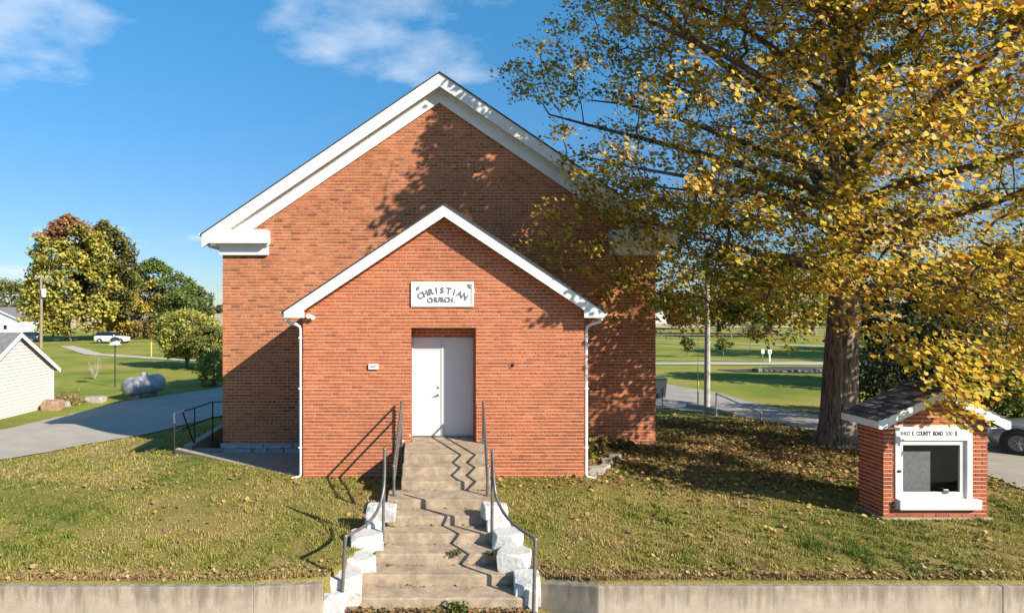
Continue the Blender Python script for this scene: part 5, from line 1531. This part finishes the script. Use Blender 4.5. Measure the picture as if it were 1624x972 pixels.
# utility poles
def utility_pole(label, px, D, ytop, r, m, transformer, arm=True):
    p = P(px, 0, D); zb = g(p.x, D); zt2 = P(0, ytop, D).z
    root = thing('utility_pole', label, 'utility pole', (p.x, D, zb))
    MB().tube([(p.x, D, zb - .2), (p.x + .03, D, (zb + zt2) / 2), (p.x + .0, D, zt2)], [r * 1.15, r, r * .8], 12).build('pole', m, root, smooth=60.0)
    if arm:
        ar = MB().box(p.x - .06, p.x + .06, D - 1.2, D + 1.2, zt2 - .5, zt2 - .36).build('cross_arm', M_POLE_D, root)
        for s_ in (-1.05, -.4, .4, 1.05):
            MB().lathe([(.05, 0), (.06, .06), (.035, .1), (.05, .16), (.02, .2)], (p.x, D + s_, zt2 - .36), 8).build('insulator', M_METAL_W, ar)
    if transformer:
        tr = MB().lathe([(.1, 0), (.26, .03), (.27, .5), (.27, .95), (.22, 1.02), (.05, 1.08)], (p.x + .42, D - .15, zt2 - 2.9), 14).build('transformer', M_METAL_W, root, smooth=45.0)
        MB().tube([(p.x + .42, D - .15, zt2 - 1.85), (p.x + .42, D - .15, zt2 - 1.6)], .04, 6).build('bushing', M_POLE_D, tr)
utility_pole('weathered utility pole with a transformer can before the autumn trees', 65, 80, 435, .17, M_POLE_D, True)
utility_pole('pale utility pole rising beside the far end of the side driveway', 1121, 28.2, 400, .115, M_POLE, False, False)

# cars
def car(name, label, base, heading, m, L=4.6, W=1.8, H=1.45, style='sedan'):
    root = thing(name, label, 'car', base)
    # stations: t along length (front to rear), bottom, belt, roof, half widths
    if style == 'sedan':
        st = [(0, .40, .60, .60, .62), (.015, .26, .68, .68, .8), (.05, .20, .74, .74, .92), (.14, .18, .82, .82, .98), (.27, .18, .90, .91, 1), (.31, .18, .92, 1.0, 1), (.42, .18, .93, 1.40, 1), (.52, .18, .94, 1.45, 1), (.66, .18, .95, 1.40, 1), (.80, .18, .97, 1.05, 1), (.86, .19, .98, .99, .99), (.95, .22, .95, .95, .94), (.985, .28, .88, .88, .86), (1, .40, .75, .75, .74)]
    else:
        st = [(0, .42, .72, .72, .66), (.015, .3, .82, .82, .84), (.05, .24, .92, .92, .93), (.14, .22, .99, .99, .98), (.24, .22, 1.04, 1.05, 1), (.28, .22, 1.05, 1.14, 1), (.40, .22, 1.06, 1.64, 1), (.55, .22, 1.07, 1.70, 1), (.80, .22, 1.08, 1.66, 1), (.93, .24, 1.06, 1.5, .98), (.975, .28, 1.02, 1.1, .93), (1, .40, .9, .9, .82)]
    k = H / (1.45 if style == 'sedan' else 1.7)
    V = []; n = 12
    for t, zb_, zbe, zr_, hw in st:
        x_ = -L / 2 + t * L; w_ = W / 2 * hw; roof = (zr_ - zbe) > .03; tw = w_ * (.76 if roof else .9)
        zb2, zbe2, zr2 = zb_ * k, zbe * k, zr_ * k
        ring = [(-w_ * .86, zb2), (-w_ * .98, zb2 + .12), (-w_, (zb2 + zbe2) / 2), (-w_ * .96, zbe2 - .03), (-w_ * (.92 if roof else .9), zbe2), (-tw if roof else -w_ * .6, zr2 - (.04 if roof else -.005)),
                (tw if roof else w_ * .6, zr2 - (.04 if roof else -.005)), (w_ * (.92 if roof else .9), zbe2), (w_ * .96, zbe2 - .03), (w_, (zb2 + zbe2) / 2), (w_ * .98, zb2 + .12), (w_ * .86, zb2)]
        V += [(x_, a, b) for a, b in ring]
    F = []; FG = []
    for i in range(len(st) - 1):
        for j in range(n):
            j2 = (j + 1) % n
            f = (i * n + j2, i * n + j, (i + 1) * n + j, (i + 1) * n + j2)
            r0 = st[i][3] - st[i][2] > .03; r1 = st[i + 1][3] - st[i + 1][2] > .03
            glass = (r0 or r1) and (j in (4, 6) and r0 and r1 or (j == 5 and r0 != r1) or (j == 5 and abs(st[i][3] - st[i + 1][3]) > .12))
            (FG if glass else F).append(f)
    F.append(tuple(range(n))); F.append(tuple(reversed(range((len(st) - 1) * n, len(st) * n))))
    ch, sh_ = math.cos(heading), math.sin(heading)
    tf = lambda v: (v[0] * ch - v[1] * sh_ + base[0], v[0] * sh_ + v[1] * ch + base[1], v[2] + base[2])
    def cb(mb, nm, m_, par, sm=35.0):
        mb.v = [tf(v) for v in mb.v]; return mb.build(nm, m_, par, smooth=sm)
    cb(MB().add(V, F), 'body', m, root, 50.0)
    cb(MB().add(V, FG), 'windows', M_GLASSD, root)
    wr = .33 * (1.05 if style != 'sedan' else 1)
    for t in (.145, .80):
        for s_ in (-1, 1):
            x_ = -L / 2 + t * L; y_ = s_ * W / 2
            o1 = .012 * s_
            # dark wheel-arch, tyre, rim with spokes
            cb(MB().lathe([(wr + .06, y_ * .6), (wr + .06, y_ + o1 * .4)] if s_ > 0 else [(wr + .06, y_ + o1 * .4), (wr + .06, y_ * .6)], (x_, 0, wr + .01), 22, 'y'), 'wheel_arch', M_TYRE, root)
            ty_ = cb(MB().lathe([(wr * .6, y_ - .2 * s_), (wr * .96, y_ - .2 * s_), (wr, y_ - .15 * s_), (wr, y_ - .01 * s_), (wr * .95, y_ + .02 * s_), (wr * .66, y_ + .022 * s_)], (x_, 0, wr), 24, 'y'), 'wheel', M_TYRE, root)
            rim = MB().lathe([(wr * .64, y_ + .0235 * s_), (wr * .6, y_ + .028 * s_), (wr * .55, y_ + .024 * s_)], (x_, 0, wr), 20, 'y')
            cb(rim, 'rim', M_INKG, ty_)
            sp = MB()
            for q in range(5):
                a = q * 1.2566
                sp.tube([(x_, y_ + .034 * s_, wr), (x_ + wr * .55 * math.cos(a), y_ + .03 * s_, wr + wr * .55 * math.sin(a))], [.03, .02], 5)
            cb(sp, 'spoke', M_CHROME, ty_)
    for s_ in (-1, 1):
        zl_ = (.62 if style == 'sedan' else .78) * k
        cb(MB().box(-L / 2 + .02, -L / 2 + .2, s_ * W * .34 - .14, s_ * W * .34 + .14, zl_, zl_ + .11), 'headlight', M_LAMPG, root)
        cb(MB().box(L / 2 - .12, L / 2 - .02, s_ * W * .34 - .13, s_ * W * .34 + .13, zl_ + .15, zl_ + .28), 'tail_light', MATS['rotten_log'], root)
        zm_ = (.96 if style == 'sedan' else 1.1) * k
        cb(MB().box(-L * .17, -L * .17 + .1, s_ * (W / 2 + .08) - .09, s_ * (W / 2 + .08) + .09, zm_, zm_ + .14), 'mirror', m, root)
    return root
car('parked_sedan', 'silver sedan parked on the side driveway behind the notice board', (18.03, 16.67, g(18, 16.7) + .04), R(-43), M_SILVER, 4.5, 1.8, 1.42)
p = P(178, 0, 92); car('parked_suv', 'white sport utility car parked before the red shrub', (p.x, 92, g(p.x, 92)), R(178), M_CARW, 4.7, 1.85, 1.75, 'suv')
p = P(38, 0, 96); car('parked_car', 'dark blue car parked beside the small white house', (p.x, 96, g(p.x, 96)), R(10), M_CARB, 4.6, 1.85, 1.6, 'suv')

# far white house
def house(name, label, cx, cy, w, d, hw, hr, wallm, roofm, rotated=False):
    z0 = g(cx, cy)
    root = thing(name, label, 'house', (cx, cy, z0))
    MB().prism_y([(cx - w / 2, z0 - .3), (cx + w / 2, z0 - .3), (cx + w / 2, z0 + hw), (cx, z0 + hr), (cx - w / 2, z0 + hw)], cy - d / 2, cy + d / 2).build('wall', wallm, root)
    s = (hr - hw) / (w / 2)
    for sg in (-1, 1):
        xe = cx + sg * (w / 2 + .45); ze = z0 + hw - .45 * s
        q = [(xe, ze + .02), (cx, z0 + hr + .02), (cx, z0 + hr + .2), (xe, ze + .2)]
        MB().prism_y(q if sg < 0 else q[::-1], cy - d / 2 - .4, cy + d / 2 + .4).build('roof_slope', roofm, root)
        q = [(xe, ze - .12), (cx, z0 + hr - .12), (cx, z0 + hr + .16), (xe, ze + .16)]
        MB().prism_y(q if sg < 0 else q[::-1], cy - d / 2 - .46, cy - d / 2 - .401).build('rake_board', M_WHITE, root)
    for wx_ in (-w * .25, w * .22):
        wn_ = MB().box(cx + wx_ - .45, cx + wx_ + .45, cy - d / 2 - .03, cy - d / 2 - .001, z0 + 1.0, z0 + 2.1).build('window', M_WHITE, root)
        MB().box(cx + wx_ - .38, cx + wx_ + .38, cy - d / 2 - .04, cy - d / 2 - .031, z0 + 1.07, z0 + 2.03).build('pane', M_GLASSD, wn_)
    return root
p = P(10, 0, 144); house('white_house', 'small white house with a low grey roof behind the dark blue car', p.x + 0.2, 144, 11.5, 9, 3.2, 5.8, M_SIDING_W, M_ROOFG)
p = P(1056, 0, 225); house('long_house', 'long low pale house glimpsed beyond the pasture past the utility pole', p.x, 228, 15, 8, 2.6, 4.4, M_SIDING, M_ROOFG)

G_YEL = [(0.38, 0.33, 0.055), (0.26, 0.27, 0.045), (0.47, 0.36, 0.055), (0.14, 0.16, 0.03)]
SHADE_GRN = [(0.03, 0.045, 0.012), (0.045, 0.06, 0.015), (0.022, 0.034, 0.01), (0.07, 0.08, 0.018)]  # green dimmed: tree shade put into the leaf colour
G_GRN = [(0.095, 0.14, 0.03), (0.14, 0.18, 0.035), (0.065, 0.10, 0.022), (0.21, 0.22, 0.04)]
def gb(px, D): q = P(px, 0, D); return (q.x, D, g(q.x, D))
far_tree('autumn_tree', 'tall yellow-green tree with a rust red top beside the transformer pole', 'tree', gb(108, 100), 19.6, (6.6, 5.5), 380, 36, .46, G_YEL, [3, 3, 3, 1], 301, .42, 'oval', 'trees beyond the far path', toptint=(.78, (0.30, 0.145, 0.065)), zmin=.08, cl_r=1.15)
far_tree('autumn_tree', 'slimmer grey-green tree with a ragged top next to the red-topped one', 'tree', gb(165, 104), 19.2, (5.2, 5), 330, 34, .44, [(0.13, 0.13, 0.035), (0.20, 0.18, 0.035), (0.08, 0.09, 0.025)], [2, 2, 2], 302, .36, 'oval', 'trees beyond the far path', zmin=.22, cl_r=1.0)
far_tree('autumn_tree', 'low golden tree leaning over the red shrub', 'tree', gb(205, 110), 11.8, (5.2, 4), 150, 30, .4, [(0.50, 0.35, 0.045), (0.36, 0.28, 0.04), (0.22, 0.22, 0.04)], [3, 3, 1], 303, .25, 'round', 'trees beyond the far path', zmin=.08, cl_r=.95)
far_tree('green_tree', 'broad dark green tree behind the golden one', 'tree', gb(245, 112), 13.6, (6.4, 5.5), 260, 34, .42, G_GRN, [3, 3, 2, 1], 304, .4, 'round', 'trees beyond the far path', zmin=.08, cl_r=1.1)
far_tree('green_tree', 'smaller dark green tree at the edge of the harvested field', 'tree', gb(303, 120), 10.2, (4.0, 4), 150, 32, .42, G_GRN, [3, 2, 2, 2], 305, .3, 'oval', 'trees beyond the far path', zmin=.06, cl_r=.9)
far_tree('green_tree', 'distant olive tree behind the white house', 'tree', gb(18, 175), 13.0, (12, 6), 200, 30, .5, [(0.14, 0.14, 0.03), (0.2, 0.17, 0.04), (0.09, 0.11, 0.022)], [2, 2, 2], 306, .3, 'round', 'trees beyond the far path', zmin=.1)
far_tree('green_tree', 'dark thin-topped tree behind the transformer pole', 'tree', gb(52, 178), 14.0, (4, 4), 120, 30, .5, G_GRN, [3, 2, 2, 1], 307, .3, 'oval', 'trees beyond the far path', zmin=.1)
shrub('red_shrub', 'rust red shrub behind the white parked car', gb(190, 112), (6, 4, 4.2), 120, 26, .3, [(0.28, 0.10, 0.045), (0.34, 0.15, 0.05), (0.2, 0.12, 0.04)], [3, 2, 1], 310, clr=.12)
shrub('tan_shrub', 'tan withered shrub between the white car and the green tree', gb(222, 108), (4.5, 3, 3.2), 80, 24, .28, [(0.30, 0.2, 0.08), (0.22, 0.17, 0.05)], [2, 2], 311, clr=.12)
far_tree('crab_apple', 'wide round-headed small tree beside the far path with short trunk', 'tree', gb(296, 52), 4.6, (3.0, 2.6), 230, 36, .17, [(0.38, 0.37, 0.07), (0.29, 0.30, 0.05), (0.44, 0.37, 0.07), (0.15, 0.16, 0.03)], [3, 3, 2, 2], 312, .14, 'round', zmin=.22, cl_r=.5)
far_tree('crab_apple', 'dark low-branched small tree beside the church wall behind the hedge bush', 'tree', gb(333, 50), 3.4, (1.7, 1.8), 110, 30, .16, [(0.15, 0.17, 0.03), (0.23, 0.21, 0.045), (0.10, 0.11, 0.025)], [3, 2, 2], 313, .1, 'round', zmin=.25, cl_r=.4)
shrub('hedge_bush', 'clipped green bush at the end of the driveway by the church wall', gb(336, 39.2), (2.0, 1.8, 2.1), 110, 34, .09, [(0.24, 0.29, 0.045), (0.33, 0.34, 0.06), (0.13, 0.16, 0.03), (0.46, 0.36, 0.08)], [3, 3, 2, 2], 314, clr=.12)
# bare bush
rngb = random.Random(3); q = gb(150, 43); root = thing('bare_bush', 'leafless pale twiggy bush in the lawn behind the bird house', 'shrub', q)
tw = MB()
for k in range(34):
    a = rngb.uniform(0, 6.28); l_ = rngb.uniform(.7, 1.45)
    tw.tube([q, (q[0] + .2 * math.cos(a), q[1] + .2 * math.sin(a), q[2] + l_ * .5), (q[0] + rngb.uniform(.2, .55) * math.cos(a), q[1] + .5 * math.sin(a), q[2] + l_)], [.014, .012, .005], 4)
tw.build('twigs', MATS['field_rock'], root)
# yellow line marker
q = gb(240, 66); mk = thing('line_marker', 'yellow marker post by the far path before the green tree', 'marker', q)
MB().tube([q, (q[0], q[1], q[2] + 1.25)], .06, 8).build('post', M_YELLOW, mk); MB().lathe([(.075, 0), (.075, .18), (.03, .22)], (q[0], q[1], q[2] + 1.251), 8).build('cap', M_YELLOW, mk)

# ------------------------------------------------------------------ right background
q = gb(1107, 28.9); mk = thing('guy_guard', 'thin yellow guy wire guard beside the pale utility pole', 'marker', q)
MB().tube([q, (q[0], q[1], P(0, 583, 28.9).z)], .035, 8).build('guard', M_YELLOW, mk)
MB().tube([(q[0], q[1], P(0, 583.2, 28.9).z), (q[0] + .02, q[1], P(0, 430, 28.9).z)], .008, 5).build('wire', M_PIPE, mk)
a, b = P(1136, 0, 25.3), P(1207, 0, 22.9)
za, zb = g(a.x, 25.3), g(b.x, 22.9)
rail_set('ramp_handrail', 'single-bar pipe handrail sloping down to the side driveway', [((a.x, 25.3, za), (a.x, 25.3, P(0, 624, 25.3).z)), ((b.x, 22.9, zb - .02), (b.x, 22.9, P(0, 655, 22.9).z))],
         [[(a.x, 25.3, P(0, 624, 25.3).z), (b.x, 22.9, P(0, 655, 22.9).z)]], M_PIPE_L, r=.03)
k0, k1 = P(1088, 0, 28.8), P(1163, 0, 25.2)
kp = [(k0.x, 28.8), (k1.x, 25.2), (k1.x + .16, 25.28), (k0.x + .16, 28.9)]
tag(MB().prism_z(kp, -1, [g(k0.x, 28.8) + .16, g(k1.x, 25.2) + .14, g(k1.x, 25.2) + .14, g(k0.x, 28.8) + .16]).build('drive_kerb', M_CONC, bevel=.01), 'low concrete kerb between the lawn and side driveway by the pale pole', 'kerb')
q = gb(1050.5, 26.6)
st_ = thing('sign_stake', 'thin dark stake beside the church corner past the maple shade', 'stake', q)
MB().tube([q, (q[0], q[1], q[2] + 1.0)], .02, 6).build('stake', M_PIPE, st_); MB().box(q[0] - .3, q[0] + .3, q[1] - .02, q[1] + .02, q[2] + .18, q[2] + .21).build('crossbar', M_PIPE, st_)
q = gb(1044, 31.5); bn = thing('wheeled_bin', 'dark wheeled rubbish bin behind the church corner', 'bin', q)
MB().add([(q[0] + sx * s, q[1] + sy * s, q[2] + z_) for z_, s in ((.08, .26), (1.0, .33)) for sx, sy in ((-1, -1), (1, -1), (1, 1), (-1, 1))], [(3, 2, 1, 0), (4, 5, 6, 7), (0, 1, 5, 4), (1, 2, 6, 5), (2, 3, 7, 6), (3, 0, 4, 7)]).build('body', M_BIN, bn, bevel=.02)
MB().prism_y([(q[0] - .36, q[2] + 1.001), (q[0] + .36, q[2] + 1.001), (q[0] + .3, q[2] + 1.08), (q[0] - .3, q[2] + 1.08)], q[1] - .38, q[1] + .38).build('lid', M_BIN, bn, bevel=.02)
for s_ in (-1, 1): MB().lathe([(.1, -.03), (.1, .03)], (q[0] + s_ * .29, q[1] + .25, q[2] + .1), 12, 'x').build('wheel', M_TYRE, bn)
for k, (px, nm, lab) in enumerate(((1209.5, 'roadside_sign', 'small narrow white sign on a thin post beside the far road'), (1220.5, 'roadside_sign', 'small square white sign with dark centre on a white post by the far road'))):
    q = gb(px, 54.2); rt = thing(nm, lab, 'sign', q)
    MB().box(q[0] - (.04, .06)[k], q[0] + (.04, .06)[k], q[1] - .03, q[1] + .03, q[2] - .1, q[2] + .75).build('post', (M_PIPE, M_WHITE)[k], rt)
    pn = MB().box(q[0] - (.13, .16)[k], q[0] + (.13, .16)[k], q[1] - .05, q[1] - .031, q[2] + .7, q[2] + (1.08, 1.02)[k]).build('panel', M_WHITE, rt)
    if k: MB().box(q[0] - .07, q[0] + .07, q[1] - .056, q[1] - .051, q[2] + .78, q[2] + .92).build('emblem', M_INKG, pn)
# creek water and rocks; bank shade painted as a dark sheet
strip('bank_shade_sheet', [(22.5, 44.6), (26, 43.9), (34, 43.6), (46, 43.4)], [(22.0, 46.6), (27, 48.6), (35, 48.8), (46, 48.6)], M_BANK_SHADE, .03, 40, 8, .08)
strip('creek', [(25, 45.2), (29, 44.8), (36, 44.6), (46, 44.4)], [(25, 46.2), (29, 46.4), (36, 46.2), (46, 46.2)], M_WATER, .06, 40, 4, .06)
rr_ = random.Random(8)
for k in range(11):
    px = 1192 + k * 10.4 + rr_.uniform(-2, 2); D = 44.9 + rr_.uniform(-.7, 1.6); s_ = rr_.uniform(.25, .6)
    q = gb(px, D); o = link('creek_rock', rock_mesh('creek_rock', s_ * 1.1, s_ * .8, s_ * .6, M_SHADE_ROCK, 500 + k)); o.location = (q[0], D, q[2] - .06); o.rotation_euler = (0, 0, rr_.uniform(0, 3))
    tag(o, 'grey rock tinted dark for shade along the creek bank beyond the side driveway', 'rock', 'rocks lining the creek')
# saplings
for k, (px, D, h_, lab) in enumerate(((1090, 60, 1.9, 'small pale sapling in the pasture near the utility pole'), (1147, 60, 1.9, 'small round sapling in the pasture past the utility pole'), (1190, 72, 3.4, 'larger leafy sapling at the edge of the pasture shade'))):
    far_tree('sapling', lab, 'tree', gb(px, D), h_, (h_ * .36, h_ * .36), 40, 22, .14, [(0.24, 0.21, 0.06), (0.16, 0.17, 0.035)], [1, 1], 700 + k, .05, 'round', 'pasture saplings', zmin=.4, cl_r=h_ * .1)
# rail fence along the lane
fz = thing('rail_fence', 'dark two-rail wooden fence along the far lane', 'fence', (50, 92, g(50, 92)))
for k in range(17):
    x_ = 34 + k * 3.6; y_ = 98 - .05 * k
    MB().box(x_ - .08, x_ + .08, y_ - .08, y_ + .08, g(x_, y_) - .2, g(x_, y_) + 1.25).build('post', M_POLE_D, fz)
    if k < 16:
        for h_ in (.65, 1.08):
            za, zb = g(x_, y_) + h_, g(x_ + 3.6, y_ - .05) + h_
            MB().prism_y([(x_ + .082, za), (x_ + 3.518, zb), (x_ + 3.518, zb + .09), (x_ + .082, za + .09)], y_ - .11, y_ - .03).build('rail', M_POLE_D, fz)
# pasture shade trees (their shade falls on the pasture)
far_tree('shade_tree', 'spreading dark tree over the pasture behind the maple trunk', 'tree', (57, 47, g(57, 47)), 19, (8.5, 8), 330, 34, .4, G_GRN + [(0.2, 0.18, 0.03)], [3, 3, 2, 1, 1], 801, .45, 'round', 'pasture trees', zmin=.12, cl_r=1.2)
far_tree('shade_tree', 'second dark pasture tree beside the drive, behind the sedan', 'tree', (66, 42, g(66, 42)), 20, (9, 8.5), 330, 34, .4, G_GRN + [(0.2, 0.18, 0.03)], [3, 3, 2, 1, 1], 802, .45, 'round', 'pasture trees', zmin=.1, cl_r=1.2)
far_tree('shade_tree', 'third dark pasture tree standing between the other two', 'tree', (72, 53, g(72, 53)), 19, (8.5, 8), 300, 34, .4, G_GRN + [(0.2, 0.18, 0.03)], [3, 3, 2, 1, 1], 803, .45, 'round', 'pasture trees', zmin=.12, cl_r=1.2)
far_tree('lane_tree', 'dark round lane tree with a bare trunk next to the golden one', 'tree', gb(1196, 108), 13, (5.4, 5), 220, 34, .42, G_GRN, [3, 2, 2, 1], 804, .55, 'round', 'trees along the far lane', zmin=.17, cl_r=1.05)
far_tree('lane_tree', 'golden-skirted lane tree with a thick bare trunk', 'tree', gb(1217, 110), 14, (6.5, 5), 260, 34, .42, [(0.34, 0.25, 0.035), (0.2, 0.18, 0.03), (0.12, 0.13, 0.025)], [3, 3, 2], 805, .8, 'round', 'trees along the far lane', zmin=.17, cl_r=1.05)
far_tree('lane_tree', 'olive lane tree rising over the long low house', 'tree', gb(1140, 128), 12, (6, 5), 220, 32, .45, G_YEL, [2, 3, 1, 2], 806, .4, 'round', 'trees along the far lane', zmin=.14, cl_r=1.1)
far_tree('lane_tree', 'brownish lane tree at the end by the church corner', 'tree', gb(1078, 165), 9, (5, 5), 160, 30, .45, [(0.2, 0.15, 0.05), (0.13, 0.12, 0.035), (0.09, 0.1, 0.025)], [2, 2, 2], 807, .3, 'round', 'trees along the far lane', zmin=.14, cl_r=1.0)
far_tree('lane_tree', 'tall lane tree with yellow tips behind the maple crown', 'tree', gb(1290, 120), 15, (7, 5), 240, 32, .45, G_YEL, [3, 3, 2, 2], 808, .5, 'round', 'trees along the far lane', zmin=.15, cl_r=1.15)
# shrubs beyond the side drive, behind the notice board
shrub('drive_shrub', 'shrub with tree shade in its leaf colour beyond the drive between maple trunk and notice board roof', gb(1425, 23.5), (3.6, 2.4, 2.6), 120, 40, .10, SHADE_GRN, [3, 2, 3, 1], 820, group='shrubs beyond the side drive', clr=.12)
shrub('drive_shrub', 'tall shrub with tree shade in its leaf colour beyond the drive over the notice board ridge', gb(1500, 24.5), (4.2, 2.6, 4.0), 150, 40, .11, SHADE_GRN, [3, 2, 3, 1], 821, group='shrubs beyond the side drive', clr=.12)
shrub('drive_shrub', 'bright green shrub beyond the drive behind the silver sedan', gb(1600, 23.0), (3.8, 2.6, 2.7), 140, 40, .10, [(0.14, 0.18, 0.03), (0.2, 0.21, 0.04), (0.09, 0.12, 0.02)], [3, 2, 2], 822, group='shrubs beyond the side drive', clr=.12)
far_tree('drive_tree', 'dense dark tree beyond the drive showing between maple trunk and notice board', 'tree', gb(1440, 35), 7.0, (3.4, 3), 170, 34, .22, SHADE_GRN + [(0.12, 0.13, 0.03)], [3, 2, 2, 2, 1], 823, .16, 'round', 'trees beyond the side drive', zmin=.06, cl_r=.7)
far_tree('drive_tree', 'dense green tree beyond the drive over the silver sedan', 'tree', gb(1570, 34), 7.5, (3.8, 3), 190, 34, .22, SHADE_GRN + [(0.16, 0.17, 0.035), (0.25, 0.21, 0.04)], [3, 2, 2, 2, 2, 1], 824, .18, 'round', 'trees beyond the side drive', zmin=.06, cl_r=.75)
# distant woods: reads as one mass
rngw = np.random.default_rng(9)
n = 26000
x_ = rngw.uniform(-900, 900, n); y_ = rngw.uniform(640, 680, n)
hh_ = 8 + 3 * vnoise(np.c_[x_ * .02, np.zeros((n, 2))], 1.0, 2) + 2 * vnoise(np.c_[x_ * .11, np.zeros((n, 2))], 1, 4)
Cw = np.c_[x_, y_, -2.0 + rngw.uniform(0, 1, n) * hh_]
w_ = stuff(link('far_woods', leaf_mesh('far_woods', Cw, 3.2, pal_pick([(0.10, 0.10, 0.045), (0.15, 0.12, 0.06), (0.08, 0.09, 0.04)], [1, 1, 1], n, rngw), M_FOL, rngw)))
w_['label'] = 'low distant woods along the horizon'; w_['category'] = 'woods'
